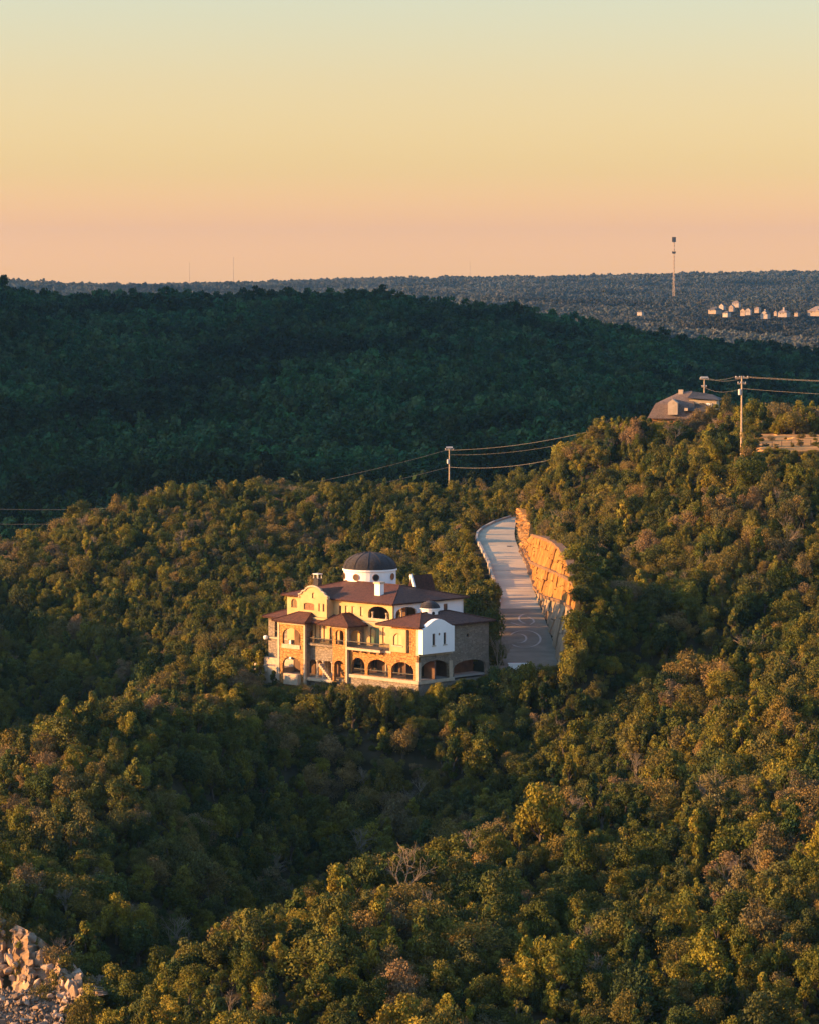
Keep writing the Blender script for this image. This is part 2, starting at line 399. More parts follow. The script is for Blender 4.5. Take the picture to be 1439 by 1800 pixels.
def ground(x, y):
    """height of the ground (below the tree canopy) at world x, y (arrays)"""
    x = np.asarray(x, float); y = np.asarray(y, float)
    px = CX + F * x / y * 0.999
    D4 = y / K
    pyv = terr_py(px, D4)
    z = py_to_z(px, pyv, y)
    px = CX + F * x / (y * _c - z * _s)
    z = z - np.where(y < 1700, 3.3, 3.3 + 3.0 * np.clip((y - 1700) / 1500, 0, 1))
    z = z + vnoise(x, y, 16, 1) * 2.0 + vnoise(x, y, 6.5, 2) * .8 + np.clip((y - 800) / 1500, 0, 1) * (vnoise(x, y, 90, 3) * 8 + vnoise(x, y, 38, 5) * 4)
    fw = np.clip((y - 1700) / 700, 0, 1) * (1 - np.clip((y - 4700) / 800, 0, 1))
    z = z + fw * (vnoise(x, y, 430, 31) * 26 + vnoise(x, y, 190, 32) * 12)      # folds of the far country
    # clearing on the hilltop
    cl = np.clip(smooth(1285, 1335, px) * smooth(438 * K, 468 * K, y) * (1 - smooth(520 * K, 560 * K, y)), 0, 1)
    z = z * (1 - cl) + (-29.3 + np.clip((y / K - 465) / 30, 0, 1) * 1.3) * cl
    # driveway corridor, bank and the fill on its downhill side
    rpy, rl, rr = road_at(y)
    rz = py_to_z(rr, rpy, y)
    xl, xr = px_to_x(rl, rpy, y), px_to_x(rr, rpy, y)
    on = (y > 407 * K) & (y < 556 * K)
    ends = smooth(402 * K, 409 * K, y) * (1 - smooth(553 * K, 560 * K, y))
    wL = smooth(xl - 9, xl - 1.0, x) * (x <= xr + .3)
    z = np.where(on | (ends > 0), z * (1 - wL * ends) + (rz - .35) * wL * ends, z)
    t3, p3 = line_at(L3 + RK_T[:4], y)
    x3, z3 = px_to_x(t3, p3, y), py_to_z(t3, p3, y)
    back = (x > x3 - .2)
    bz = smooth(x3 + 9, x3 - .2, x)
    zb = np.where(back, z * (1 - bz) + (z3 - .35) * bz, np.minimum(z, rz - .4))
    z = np.where((x > xr + .3) & (ends > .0), z * (1 - ends) + zb * ends, z)
    # the villa's terrace pad
    ux = (x - HO[0]) * hx[0] + (y - HO[1]) * hx[1]; uy = (x - HO[0]) * hy[0] + (y - HO[1]) * hy[1]
    z = z - 3.6 * smooth(5, 15, -ux) * (1 - smooth(37, 43, -ux)) * smooth(-17, -5, uy) * (1 - smooth(.3, 2.5, uy))   # the bluff under the left front
    pad = smooth(-39, -35, ux) * (1 - smooth(2, 6, ux)) * smooth(.3, 3.0, uy) * (1 - smooth(20, 26, uy))
    z = z * (1 - pad) + (HO[2] - 1.2) * pad
    return z

cols = np.unique(np.r_[np.linspace(-4200, -320, 70), np.arange(-310, 1750, 9.0), np.linspace(1760, 4400, 50)])
rows = np.r_[np.arange(205, 580, 1.15), 580 * np.exp(np.arange(0, math.log(8600 / 580), .0075))] * K
GX, GY = np.meshgrid(cols, rows)
gx = (GX - CX) / F * GY; gy = GY
gz = ground(gx, gy)
nr, nc = GX.shape
verts = np.c_[gx.ravel(), gy.ravel(), gz.ravel()]
i0 = (np.arange(nr - 1)[:, None] * nc + np.arange(nc - 1)[None]).ravel()
faces = np.c_[i0, i0 + 1, i0 + nc + 1, i0 + nc]
gm = bpy.data.meshes.new('terrain')
gm.vertices.add(len(verts)); gm.vertices.foreach_set('co', verts.ravel())
gm.loops.add(len(faces) * 4); gm.loops.foreach_set('vertex_index', faces.ravel())
gm.polygons.add(len(faces)); gm.polygons.foreach_set('loop_start', np.arange(0, len(faces) * 4, 4)); gm.polygons.foreach_set('loop_total', np.full(len(faces), 4))
gm.update(calc_edges=True); gm.validate()
gm.polygons.foreach_set('use_smooth', [True] * len(gm.polygons))
M['soil'] = surf('brushy_soil', (.030,.028,.015), (.055,.044,.027), .35, .95, .12, bump_scale=1.5, spec=0.0)
gm.materials.append(M['soil'])
terrain = link(bpy.data.objects.new('terrain', gm))
tag(terrain, 'wooded limestone hills with brushy brown soil under the trees', kind='structure')

# ------------------------------------------------------------------ driveway
def ribbon(name, rows_d, nacross, mat, lift=0.0, fl=0.0, fr=1.0):
    vs, fs = [], []
    for d in rows_d:
        p, l, r = (float(v) for v in road_at(d))
        y = float(d); z = py_to_z(r, p, y) + lift
        x0, x1 = px_to_x(l, p, y), px_to_x(r, p, y)
        for k in range(nacross + 1):
            t = fl + (fr - fl) * k / nacross
            vs.append((x0 + (x1 - x0) * t, y, z + .05 * math.sin(t * math.pi)))
    m = nacross + 1
    for i in range(len(rows_d) - 1):
        for k in range(nacross): fs.append((i*m+k, i*m+k+1, (i+1)*m+k+1, (i+1)*m+k))
    return MB().add(vs, fs).build(name, mat, smooth=True)
rd = ribbon('driveway_road', np.linspace(451 * K, 554 * K, 90), 8, M['road'])
tag(rd, 'pale grey concrete driveway climbing behind the villa', kind='structure')
pad = ribbon('driveway_forecourt', np.linspace(409 * K, 451 * K, 50), 8, M['stamped'])
tag(pad, 'dark stamped concrete forecourt with pale swirl inlay', kind='structure')
def on_road(px, py, lift=.03):
    d = float(np.interp(-py, -ROAD[:, 1], ROAD[:, 0])) * K
    p, l, r = (float(v) for v in road_at(d))
    z = py_to_z(r, p, d); t = (px - l) / (r - l)
    return np.array([px_to_x(px, py, d), d, z + .05 * math.sin(max(0, min(1, t)) * math.pi) + lift])
def inlay(pts, w=.16):
    P = [on_road(*p) for p in pts]; vs, fs = [], []
    for i, p in enumerate(P):
        d = P[min(i+1, len(P)-1)] - P[max(i-1, 0)]; n2 = np.array([-d[1], d[0], 0]); n2 /= np.linalg.norm(n2) + 1e-9
        vs += [p - n2 * w, p + n2 * w]
    for i in range(len(P) - 1): fs.append((2*i, 2*i+1, 2*i+3, 2*i+2))
    return MB().add(vs, fs).build('swirl_inlay', M['inlay'], pad)
def arc(cx, cy, rx, ry, a0, a1, n=28): return [(cx + rx * math.cos(R(a0 + (a1-a0)*i/n)), cy + ry * math.sin(R(a0 + (a1-a0)*i/n))) for i in range(n+1)]
inlay(arc(921, 1124, 28, 15, -150, 140)); inlay(arc(910, 1123, 14, 8, -100, 100))
inlay(arc(925, 1088, 14, 8, 100, 270) ); inlay([(916,1096),(930,1099),(938,1094),(936,1089),(926,1085)])
inlay([(897,1095),(912,1100),(930,1104),(945,1101)])
# joints where slabs meet, and a small dark slatted patch on the upper road
for py in (1003, 1040): 
    pts = [(float(np.interp(py, ROAD[::-1,1], ROAD[::-1,2])) + t * (float(np.interp(py, ROAD[::-1,1], ROAD[::-1,3])) - float(np.interp(py, ROAD[::-1,1], ROAD[::-1,2]))), py) for t in np.linspace(.03, .97, 8)]
    o = inlay(pts, .07); o.name = 'slab_joint'; o.data.materials[0] = M['stamped']; o.parent = rd
q = on_road(894, 960.5, .02)
dg_ = MB(); dg_.box(q[0]-.42, q[0]+.42, q[1]-.7, q[1]+.7, q[2]-.05, q[2]+.03)
for k in range(5): dg_.box(q[0]-.36+k*.16, q[0]-.28+k*.16, q[1]-.6, q[1]+.6, q[2]+.03, q[2]+.05)
tag(dg_.build('dark_road_patch', M['iron']), 'small dark slatted patch on the upper driveway', 'drain')
pt = on_road(905, 1171, .02)
# low parapet along the outer edge
par = empty('parapet_wall', on_road(864, 1012))
tag(par, 'low pale stone parapet along the outer edge of the driveway', 'wall')
def parapet_piece(d0, d1, h, w, name, mat):
    vs, fs = [], []; n = max(2, int((d1 - d0) / 2))
    for i in range(n + 1):
        d = (d0 + (d1 - d0) * i / n) * K; p, l, r = (float(v) for v in road_at(d))
        x = px_to_x(l, p, d); z = py_to_z(r, p, d)
        for dx, dz in ((-w, -.8), (-w, h), (0.05, h), (0.05, -.8)): vs.append((x + dx, d, z + dz))
    for i in range(n):
        for k in range(4): fs.append((4*i+k, 4*i+(k+1)%4, 4*i+4+(k+1)%4, 4*i+4+k))
    fs += [(0,1,2,3), (4*n+3,4*n+2,4*n+1,4*n)]
    o = MB().add(vs, fs).build(name, mat); o.parent = par; o.matrix_parent_inverse = Matrix.Translation(Vector(par.location)).inverted()
    return o
dd = 455.0
while dd < 552:
    ln = 6.5 if dd > 500 else 7.5
    tall = (484 < dd < 492) or (468 < dd < 482)
    parapet_piece(dd, min(dd + ln, 553), .8 if tall else .36, .35, 'parapet_segment', M['trim'] if tall else M['concrete'])
    dd += ln + .15

# ------------------------------------------------------------------ retaining wall, tier by tier, panel by panel
rw = empty('retaining_wall', at(948, 1064, 455))
tag(rw, 'tall ribbed tan retaining wall in tiers beside the driveway', 'wall')
def P3(L, d):
    a, b = line_at(L, d * K); return at(float(a), float(b), d)
def child_world(o, parent):
    o.parent = parent; o.matrix_parent_inverse = Matrix.Translation(Vector(parent.location)).inverted()
def panel(La, Lb, da, db, j, gap=.19, u0=0.0, u1=1.0):
    A0, A1, B0, B1 = P3(La, da), P3(La, db), P3(Lb, da), P3(Lb, db)
    A0, B0 = A0 + (B0 - A0) * u0, A0 + (B0 - A0) * u1; A1, B1 = A1 + (B1 - A1) * u0, A1 + (B1 - A1) * u1
    e = (A1 - A0) / np.linalg.norm(A1 - A0)
    gap *= random.uniform(.35, 1.3)
    A0, A1, B0, B1 = A0 + e*gap, A1 - e*gap, B0 + e*gap, B1 - e*gap
    nrm = np.cross(A1 - A0, B0 - A0); nrm /= np.linalg.norm(nrm)
    if nrm[0] > 0: nrm = -nrm
    rows_ = 3; colsn = 3; vs = []; fs = []
    off = random.uniform(-.22, .22); gap = gap * random.uniform(.3, 1.3)
    for r_ in range(rows_ + 1):
        for c_ in range(colsn + 1):
            t = c_ / colsn; u = r_ / rows_
            p = (A0*(1-t)+A1*t)*(1-u) + (B0*(1-t)+B1*t)*u
            bul = .26 * math.sin(math.pi * t) + random.uniform(-.14, .14) + off
            vs.append(p + nrm * bul)
    m = colsn + 1; nf = len(vs)
    vs += [p - nrm * .7 for p in vs]
    for r_ in range(rows_):
        for c_ in range(colsn):
            i = r_*m + c_; fs.append((i, i+1, i+m+1, i+m))
    def edge(idx):
        for a, b in zip(idx[:-1], idx[1:]): fs.append((a, b, b + nf, a + nf))
    edge([c for c in range(m)]); edge([rows_*m + c for c in range(m)]); edge([r*m for r in range(rows_+1)]); edge([r*m + colsn for r in range(rows_+1)])
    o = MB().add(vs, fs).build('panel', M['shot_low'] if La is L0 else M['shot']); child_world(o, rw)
bounds = [410]
while bounds[-1] < 506: bounds.append(bounds[-1] + random.uniform(2.4, 4.6))
bounds[-1] = 510
for (La, Lb) in ((L0, L1), (L1, L2), (L2, L3)):
    for da, db in zip(bounds[:-1], bounds[1:]):
        if np.linalg.norm(P3(La, da) - P3(Lb, da)) > .5:
            cut_ = random.uniform(.35, .65); panel(La, Lb, da, db, 0, u1=cut_ - .015); panel(La, Lb, da, db, 0, u0=cut_ + .015)
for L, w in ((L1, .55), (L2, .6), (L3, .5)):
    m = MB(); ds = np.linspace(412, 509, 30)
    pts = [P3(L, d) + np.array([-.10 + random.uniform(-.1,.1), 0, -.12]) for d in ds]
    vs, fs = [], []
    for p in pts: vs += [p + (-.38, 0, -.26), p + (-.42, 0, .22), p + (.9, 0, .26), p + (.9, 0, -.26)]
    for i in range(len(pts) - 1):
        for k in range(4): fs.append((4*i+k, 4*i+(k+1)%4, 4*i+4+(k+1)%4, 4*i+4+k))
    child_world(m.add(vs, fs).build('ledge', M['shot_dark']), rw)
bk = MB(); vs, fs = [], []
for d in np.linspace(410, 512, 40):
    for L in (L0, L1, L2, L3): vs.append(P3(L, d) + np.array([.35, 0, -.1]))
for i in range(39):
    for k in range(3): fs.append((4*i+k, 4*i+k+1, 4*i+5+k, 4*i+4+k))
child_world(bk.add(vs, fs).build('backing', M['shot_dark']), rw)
# lit rock outcrop at the bend
vs, fs = [], []; nd, nu = 44, 14
for i, d in enumerate(np.linspace(506, 560, nd)):
    a0, b0 = line_at(RK_B, d * K); a1, b1 = line_at(RK_T, d * K)
    A_, B_ = at(float(a0), float(b0) + 4, d), at(float(a1), float(b1), d)
    for j in range(nu + 1):
        u = j / nu; p = A_ * (1-u) + B_ * u
        step = math.floor(u * 4 + .6 * math.sin(i * .7)) / 4 - u
        p = p + np.array([ -.7 * abs(math.sin(i * .9 + j * .4)) + .9 * step + random.uniform(-.35, .35), random.uniform(-.2,.2), random.uniform(-.12,.12)])
        vs.append(p)
    vs.append(B_ + np.array([2.2, 0, .1]))
m_ = nu + 2
for i in range(nd - 1):
    for j in range(nu + 1): fs.append((i*m_+j, i*m_+j+1, (i+1)*m_+j+1, (i+1)*m_+j))
tag(MB().add(vs, fs).build('rock_outcrop', M['outcrop']), 'rough sunlit rock face at the bend above the retaining wall', 'rock')

# ------------------------------------------------------------------ the villa
villa = empty('hillside_villa', HO, -ANG)
tag(villa, 'cream and tan stone villa with tiled roofs, arcades and a dark dome', 'house')
def opening_loop(u0, u1, h0, h1, rise, n=8):
    p = [(u0, h0), (u1, h0), (u1, h1 - rise)]
    if rise > 0:
        c = (u0 + u1) / 2; hw = (u1 - u0) / 2
        for i in range(1, n):
            t = math.pi * i / n; p.append((c + hw * math.cos(t), h1 - rise + rise * math.sin(t)))
    p.append((u0, h1 - rise)); return p
def to3(axis, u, h, off):                      # off: depth into the house from the outer plane
    return (-u, off, h) if axis == 'f' else (-off, u, h)
def slab(axis, outer, holes, pos, th):
    """wall slab with real openings; outer and holes are loops of (u, h)"""
    polys = [outer] + holes
    flat = [p for q in polys for p in q]
    tris = tessellate_polygon([[Vector((p[0], p[1], 0)) for p in q] for q in polys])
    n = len(flat)
    vs = [to3(axis, u, h, pos) for u, h in flat] + [to3(axis, u, h, pos + th) for u, h in flat]
    fs = [tuple(t) for t in tris] + [tuple(i + n for i in t[::-1]) for t in tris]
    k = 0
    for q in polys:
        for i in range(len(q)):
            a, b = k + i, k + (i + 1) % len(q); fs.append((a, b, b + n, a + n))
        k += len(q)
    return MB().add(vs, fs)
def rect(u0, u1, h0, h1): return [(u0, h0), (u1, h0), (u1, h1), (u0, h1)]
def inset(loop, d):
    c = np.mean(np.array(loop), axis=0); out = []
    us = [p[0] for p in loop]; hs = [p[1] for p in loop]
    sx = (max(us) - min(us) - 2*d) / (max(us) - min(us)); sy = (max(hs) - min(hs) - 2*d) / (max(hs) - min(hs))
    mu, mh = (max(us) + min(us)) / 2, (max(hs) + min(hs)) / 2
    return [(mu + (p[0] - mu) * sx, mh + (p[1] - mh) * sy) for p in loop]
def wall(axis, u0, u1, h0, h1, pos, th=.35, ops=(), mat='cream', name='wall', outer=None, glass='glass', parent=None):
    """ops: (u0, u1, h0, h1, rise, kind) kind: 'open' or a pane material"""
    loops = [opening_loop(*o[:5]) for o in ops]
    w = slab(axis, outer or rect(u0, u1, h0, h1), loops, pos, th).build(name, M[mat], parent or villa)
    for o, lp in zip(ops, loops):
        if o[5] == 'open': continue
        fr = slab(axis, inset(lp, .004), [inset(lp, .09)], pos + .12, .10)
        um = (o[0] + o[1]) / 2
        if o[1] - o[0] > .9: fr.v += slab(axis, rect(um - .03, um + .03, o[2] + .08, o[3] - .09), [], pos + .13, .07).v; fr.f += [tuple(i + len(fr.v) - 8 for i in q) for q in slab(axis, rect(0,1,0,1), [], 0, 1).f]
        f = fr.build('window', M['wood'], villa)
        slab(axis, inset(lp, .08), [], pos + .16, .03).build('pane', M[o[5]], f)
    return w
def part(name, mat, mb, parent=None, smooth=False): return mb.build(name, M[mat], parent or villa, smooth)
def bx(a0, a1, b0, b1, h0, h1): return MB().box(-a1, -a0, b0, b1, h0, h1)
def railing(name, axis, u0, u1, h0, pos, hgt=.95, mat='iron', parent=None):
    m = MB()
    for hh in (h0 + .08, h0 + hgt):
        p0, p1 = to3(axis, u0, hh, pos), to3(axis, u1, hh, pos); m.tube([p0, p1], .075 if hh > h0 + .5 else .05, 5)
    n = max(2, int((u1 - u0) / .16))
    for i in range(n + 1):
        u = u0 + (u1 - u0) * i / n; m.tube([to3(axis, u, h0, pos), to3(axis, u, h0 + hgt, pos)], .046, 4, cap=False)
    return part(name, mat, m, parent)
def column(a, b, h0, h1, r=.22, mat='trim', name='column'):
    m = MB(); m.lathe([(0,h0),(r*1.5,h0),(r*1.5,h0+.18),(r*1.1,h0+.25),(r,h0+.35),(r*.88,h1-.4),(r*1.15,h1-.28),(r*1.5,h1-.16),(r*1.5,h1),(0,h1)], 10, (-a, b))
    return part(name, mat, m)
def hip_roof(a0, a1, b0, b1, he, ridge, mat='tile', th=.22, caps=True, name='roof'):
    """eave rectangle a0..a1 x b0..b1 at height he; ridge: one or two (a, b, h) points, along a or along b"""
    r0, r1 = ridge[0], ridge[-1]
    E = [(-a0,b0,he),(-a1,b0,he),(-a1,b1,he),(-a0,b1,he)]
    Rg = [(-r0[0], r0[1], r0[2]), (-r1[0], r1[1], r1[2])]
    along_a = abs(r1[0] - r0[0]) >= abs(r1[1] - r0[1])
    vs = E + [(x,y,z-th) for x,y,z in E] + Rg
    if along_a:   # r0 nearer a0
        fs = [(0,1,9,8),(1,2,9),(2,3,8,9),(3,0,8)]; hips = [(0,8),(3,8),(1,9),(2,9),(8,9)]
    else:         # r0 nearer b0
        fs = [(0,1,8),(1,2,9,8),(2,3,9),(3,0,8,9)]; hips = [(0,8),(1,8),(2,9),(3,9),(8,9)]
    fs += [(0,4,5,1),(1,5,6,2),(2,6,7,3),(3,7,4,0),(4,7,6,5)]
    o = part(name, mat, MB().add(vs, fs))
    if caps:
        m = MB()
        for i, j in hips:
            if np.linalg.norm(np.array(vs[i]) - np.array(vs[j])) > .3: m.tube([np.array(vs[i]) + (0,0,.02), np.array(vs[j]) + (0,0,.02)], .10, 5)
        part('ridge_cap', mat, m, o)
    return o

# ground floor arcade along the front and the near corner
wall('f', .0, 14.2, .45, 4.15, 0, .45, [(1.15,5.55,.5,3.05,1.25,'open'),(6.15,10.45,.5,3.05,1.25,'open'),(11.05,13.8,.5,3.0,1.2,'open')], 'stone', 'arcade_wall')
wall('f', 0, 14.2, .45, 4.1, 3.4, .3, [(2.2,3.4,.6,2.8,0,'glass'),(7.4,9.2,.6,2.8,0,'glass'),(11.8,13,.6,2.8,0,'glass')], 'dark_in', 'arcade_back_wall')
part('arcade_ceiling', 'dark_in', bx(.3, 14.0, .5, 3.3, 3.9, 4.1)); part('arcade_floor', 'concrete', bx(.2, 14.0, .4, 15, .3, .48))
for a in (3.3, 8.2, 12.5): column(a, 1.7, .48, 3.9, .17)
for u0, u1 in ((1.2,5.5),(6.2,10.4),(11.1,13.7)): railing('arcade_railing', 'f', u0, u1, .48, .2, .85)
part('plinth_edge', 'trim', bx(-.35, 14.6, -.45, 0.6, .0, .46)); part('plinth_edge', 'trim', bx(-.352, .5, .6, 7.4, .0, .458))
part('foundation', 'greystone', bx(-.1, 14.3, -.2, 16, -9, .0)); part('foundation', 'greystone', bx(14.3, 29.5, .3, 16, -9, -.6))
# near block: upper floor
wall('f', 0, 5.5, 4.15, 8.45, 0, .4, [], 'stone', 'stone_wall')
wall('f', 2.1, 5.45, 4.5, 7.95, -.42, .42, [(2.95,4.75,5.5,7.3,.8,'blind')], 'cream', 'bay_window_wall')
part('bay_sill', 'trim', bx(2.75, 4.95, -.52, -.42, 5.3, 5.5))
part('quoin', 'trim', bx(-.06, .55, -.08, .5, 4.2, 8.4)); part('quoin', 'trim', bx(-.05, .6, -.07, .5, .46, 3.2))
# right side
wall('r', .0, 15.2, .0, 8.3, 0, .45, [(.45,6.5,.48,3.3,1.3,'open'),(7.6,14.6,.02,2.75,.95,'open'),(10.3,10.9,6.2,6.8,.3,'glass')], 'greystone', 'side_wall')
part('side_room', 'dark_in', bx(3.0, 3.3, .5, 15, 0, 4.0)); part('side_room', 'dark_in', bx(.5, 3.0, 7.0, 7.3, 0, 4.0))
part('side_pillar', 'trim', bx(-.12, .48, 6.5, 7.2, .46, 3.0))
gb0, gb1 = -.15, 6.75
gout = [(gb0,4.45),(gb1,4.45),(gb1,8.25)]
for t in np.linspace(0, 1, 9)[1:-1]: gout.append((gb1 - .9 - (gb1 - gb0 - 1.8) * t, 8.45 + 1.05 * math.sin(math.pi * t)))
gout.insert(3, (gb1 - .5, 8.35)); gout += [(gb0 + .5, 8.35), (gb0, 8.25)]
wall('r', 0, 0, 0, 0, -.9, .9, [(2.0,2.6,5.65,7.4,0,'glass'),(4.4,4.95,5.65,7.4,0,'glass'),(3.3,3.7,7.05,7.45,.2,'glass')], 'white', 'gable_wall', outer=gout)
for b in (1.85, 4.25): part('gable_sill', 'trim', MB().box(.9, 1.0, b, b + .85, 5.52, 5.64))
part('belt_course', 'trim', MB().box(.0, .08, .0, 7.3, 4.05, 4.3))
# near block roof and cupola
rr_ = hip_roof(-.75, 8.15, -.7, 15.9, 8.45, [(4.0, 4.6, 9.95), (4.0, 10.6, 9.95)])
cup = part('cupola_drum', 'white', MB().lathe([(1.42,8.9),(1.42,10.35),(1.58,10.4),(1.58,10.55),(1.3,10.6)], 20, (-4.4, 7.0)))
part('cupola_dome', 'slate', MB().lathe([(1.55,10.5),(1.5,10.75),(1.28,11.1),(.9,11.4),(.45,11.56),(.08,11.62),(.05,11.95),(0,11.97)], 20, (-4.4, 7.0)), smooth=True)
for k in range(8):
    t = 2*math.pi*k/8 + .35; c, s_ = math.cos(t), math.sin(t); m = MB(); ring = []
    for q_ in range(10):
        e = 2*math.pi*q_/10; ring.append((-4.4 + 1.44*c - .24*math.cos(e)*s_, 7 + 1.44*s_ + .24*math.cos(e)*c, 9.85 + .26*math.sin(e)))
    m.add(ring + [(x + .02*c, y + .02*s_, z) for x,y,z in ring], [tuple(range(10,20))] + [(i,(i+1)%10,10+(i+1)%10,10+i) for i in range(10)])
    part('round_window', 'glass', m, cup)
# terrace above the arcade
part('balcony_slab', 'trim', bx(7.1, 14.15, -.75, 3.0, 4.16, 4.52)); part('balcony_slab', 'trim', bx(5.5, 7.1, -.1, 3.0, 4.16, 4.48))
railing('balcony_railing', 'f', 7.1, 14.1, 4.5, -.68); railing('balcony_railing', 'f', 5.55, 7.1, 4.5, .0); railing('balcony_railing', 'r', -.65, .0, 4.5, 7.12)
for a in (7.4, 9.2, 11, 12.8): part('bracket', 'wood', bx(a, a + .25, -.7, .0, 3.85, 4.14))
# second floor back wall and the upper storey front
U_OPS = [(8.85,13.3,8.35,10.6,1.1,'open'),(17.6,18.2,8.9,10.25,.0,'blind'),(16.2,16.8,8.9,10.25,0,'blind'),(14.4,15.0,8.85,10.3,0,'blind'),(19.0,19.5,8.9,10.2,0,'glass'),
         (9.7,10.3,5.1,7.5,0,'blind'),(10.9,12.9,4.7,7.4,0,'greenglass'),(28.6,29.9,9.2,10.6,.6,'glass')]
wall('f', 8.2, 30.8, 4.2, 11.15, 3.0, .4, U_OPS, 'cream', 'front_wall')
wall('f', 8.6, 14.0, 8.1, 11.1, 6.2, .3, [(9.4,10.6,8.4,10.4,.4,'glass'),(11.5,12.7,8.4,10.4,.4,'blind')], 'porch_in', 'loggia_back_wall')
part('loggia_floor', 'trim', bx(8.3, 14, 3.0, 6.2, 8.05, 8.3)); 
part('loggia_parapet', 'trim', bx(8.9, 13.25, 2.9, 3.15, 8.3, 8.75))
for a in (9.6, 12.5): column(a, 3.2, 8.7, 9.7, .14)
part('loggia_canopy_trim', 'trim', bx(8.1, 14.5, 2.86, 3.0, 7.95, 8.15))
wall('r', 3.4, 18.4, 4.0, 11.15, 8.2, .4, [(3.7,8.2,8.5,10.5,.9,'open'),(9.6,10.4,9.0,10.3,0,'glass'),(14,14.9,9,10.4,0,'glass')], 'white', 'upper_side_wall')
wall('f', 8.2, 30.8, -1, 11.15, 18.0, .4, [], 'white', 'rear_wall')
part('end_wall', 'white', bx(30.4, 30.8, 3.4, 18, -1, 11.1))
for a in (8.9, ): column(a, 5.6, 8.3, 10.0, .14)
# main roof, dome
mr = hip_roof(7.5, 31.5, 2.3, 19.1, 11.2, [(14.2, 10.7, 13.1), (25.6, 10.7, 13.1)])
dc = (-24.3, 14.5)
drum = part('dome_drum', 'white', MB().lathe([(4.02,11.0),(4.02,14.55),(4.22,14.62),(4.22,14.88),(3.9,14.92)], 40, dc))
dome = part('dome', 'slate', MB().lathe([(4.2,14.86)] + [(4.16*math.cos(t), 14.9 + 2.5*math.sin(t)) for t in np.linspace(0.02, 1.5, 11)] + [(.12,17.42),(.1,17.62),(0,17.65)], 40, dc), smooth=True)
for k in range(12):
    t = 2*math.pi*k/12 + .18; m = MB(); m.tube([(dc[0] + 4.18*math.cos(t)*math.cos(e), dc[1] + 4.18*math.sin(t)*math.cos(e), 14.9 + 2.52*math.sin(e)) for e in np.linspace(.02,1.5,9)], .05, 4)
    part('dome_rib', 'slate', m, dome)
for k in range(8):
    t = R(-46 + 14) + 2*math.pi*k/8; c, s_ = math.cos(t), math.sin(t); m = MB(); ring = []; fr = []
    for q_ in range(14):
        e = 2*math.pi*q_/14
        for rad, lst in ((.42, ring), (.54, fr)): lst.append((dc[0] + 4.04*c - rad*math.cos(e)*s_, dc[1] + 4.04*s_ + rad*math.cos(e)*c, 13.75 + rad*math.sin(e)))
    w_ = MB().add([(x - .0*c, y, z) for x,y,z in fr] + [(x+.07*c,y+.07*s_,z) for x,y,z in fr] + [(x+.07*c,y+.07*s_,z) for x,y,z in ring] + ring,
             [(i,(i+1)%14,14+(i+1)%14,14+i) for i in range(14)] + [(14+i,14+(i+1)%14,28+(i+1)%14,28+i) for i in range(14)] + [(28+i,28+(i+1)%14,42+(i+1)%14,42+i) for i in range(14)])
    f = part('round_window', 'wood', w_, drum)
    part('drum_pane', 'glass', m.add([(x+.02*c,y+.02*s_,z) for x,y,z in ring], [tuple(range(14))]), drum)
ch = part('chimney', 'white', bx(13.2, 14.3, 5.4, 6.3, 11.8, 13.7), mr); part('chimney_cap', 'trim', bx(13.05, 14.45, 5.25, 6.45, 13.7, 13.95), mr)
part('chimney', 'greyroof', bx(29.7, 30.7, 8.6, 9.4, 11.2, 13.3), mr)
m = MB(); [m.box(-30.7 + dx, -30.62 + dx, 8.6 + dy, 8.68 + dy, 13.3, 13.9) for dx in (0, .92) for dy in (0, .72)]; m.box(-30.8, -29.6, 8.5, 9.5, 13.9, 14.05); part('chimney_cap', 'metal', m, mr)
# rear dormer
d0 = MB().add([(-14.6,12.6,11.6),(-12.6,12.6,11.6),(-13.6,12.6,14.5),(-14.6,17,11.6),(-12.6,17,11.6),(-13.6,17,14.5)], [(0,1,2),(5,4,3),(0,2,5,3),(1,4,5,2),(0,3,4,1)])
dm = part('dormer', 'tile', d0, mr)
part('dormer_trim', 'white', MB().add([(-12.4,12.4,11.6),(-13.6,12.4,14.75),(-13.8,12.4,14.4),(-12.75,12.4,11.6),(-12.4,12.75,11.6),(-13.6,12.75,14.75),(-13.8,12.75,14.4),(-12.75,12.75,11.6)], [(0,1,2,3),(7,6,5,4),(0,4,5,1),(1,5,6,2),(2,6,7,3),(3,7,4,0)]), mr)
# curved front gable
ga0, ga1 = 20.6, 26.4; gc = (ga0 + ga1) / 2
go = [(ga0, 8.3), (ga1, 8.3), (ga1, 11.15), (ga1 + .25, 11.2), (ga1 + .25, 11.55), (ga1 - .3, 11.7), (ga1 - .6, 12.1), (ga1 - 1.1, 12.2)]
go += [(gc + 1.75 * math.cos(t), 12.1 + .85 * math.sin(t)) for t in np.linspace(.2, math.pi - .2, 9)]
go += [(ga0 + 1.1, 12.2), (ga0 + .6, 12.1), (ga0 + .3, 11.7), (ga0 - .25, 11.55), (ga0 - .25, 11.2), (ga0, 11.15)]
wall('f', 0, 0, 0, 0, 1.5, .4, [(23.3,25.6,9.25,10.35,.25,'wood'),(21.1,21.5,9.2,10.4,0,'wood'),(22.0,22.4,9.2,10.4,0,'blind'),(gc-.28,gc+.28,11.1,12.0,.3,'blind')], 'cream', 'front_gable', outer=go)
wall('r', 1.9, 3.0, 8.3, 11.1, ga0, .3, [], 'cream', 'gable_return')
part('gable_return', 'cream', bx(26.1, 26.4, 1.9, 3.0, 8.3, 11.1))
gt = MB(); pl = [to3('f', u, h, 1.45) for u, h in go[2:]]; gt.tube(pl, .16, 6); part('gable_coping', 'trim', gt)
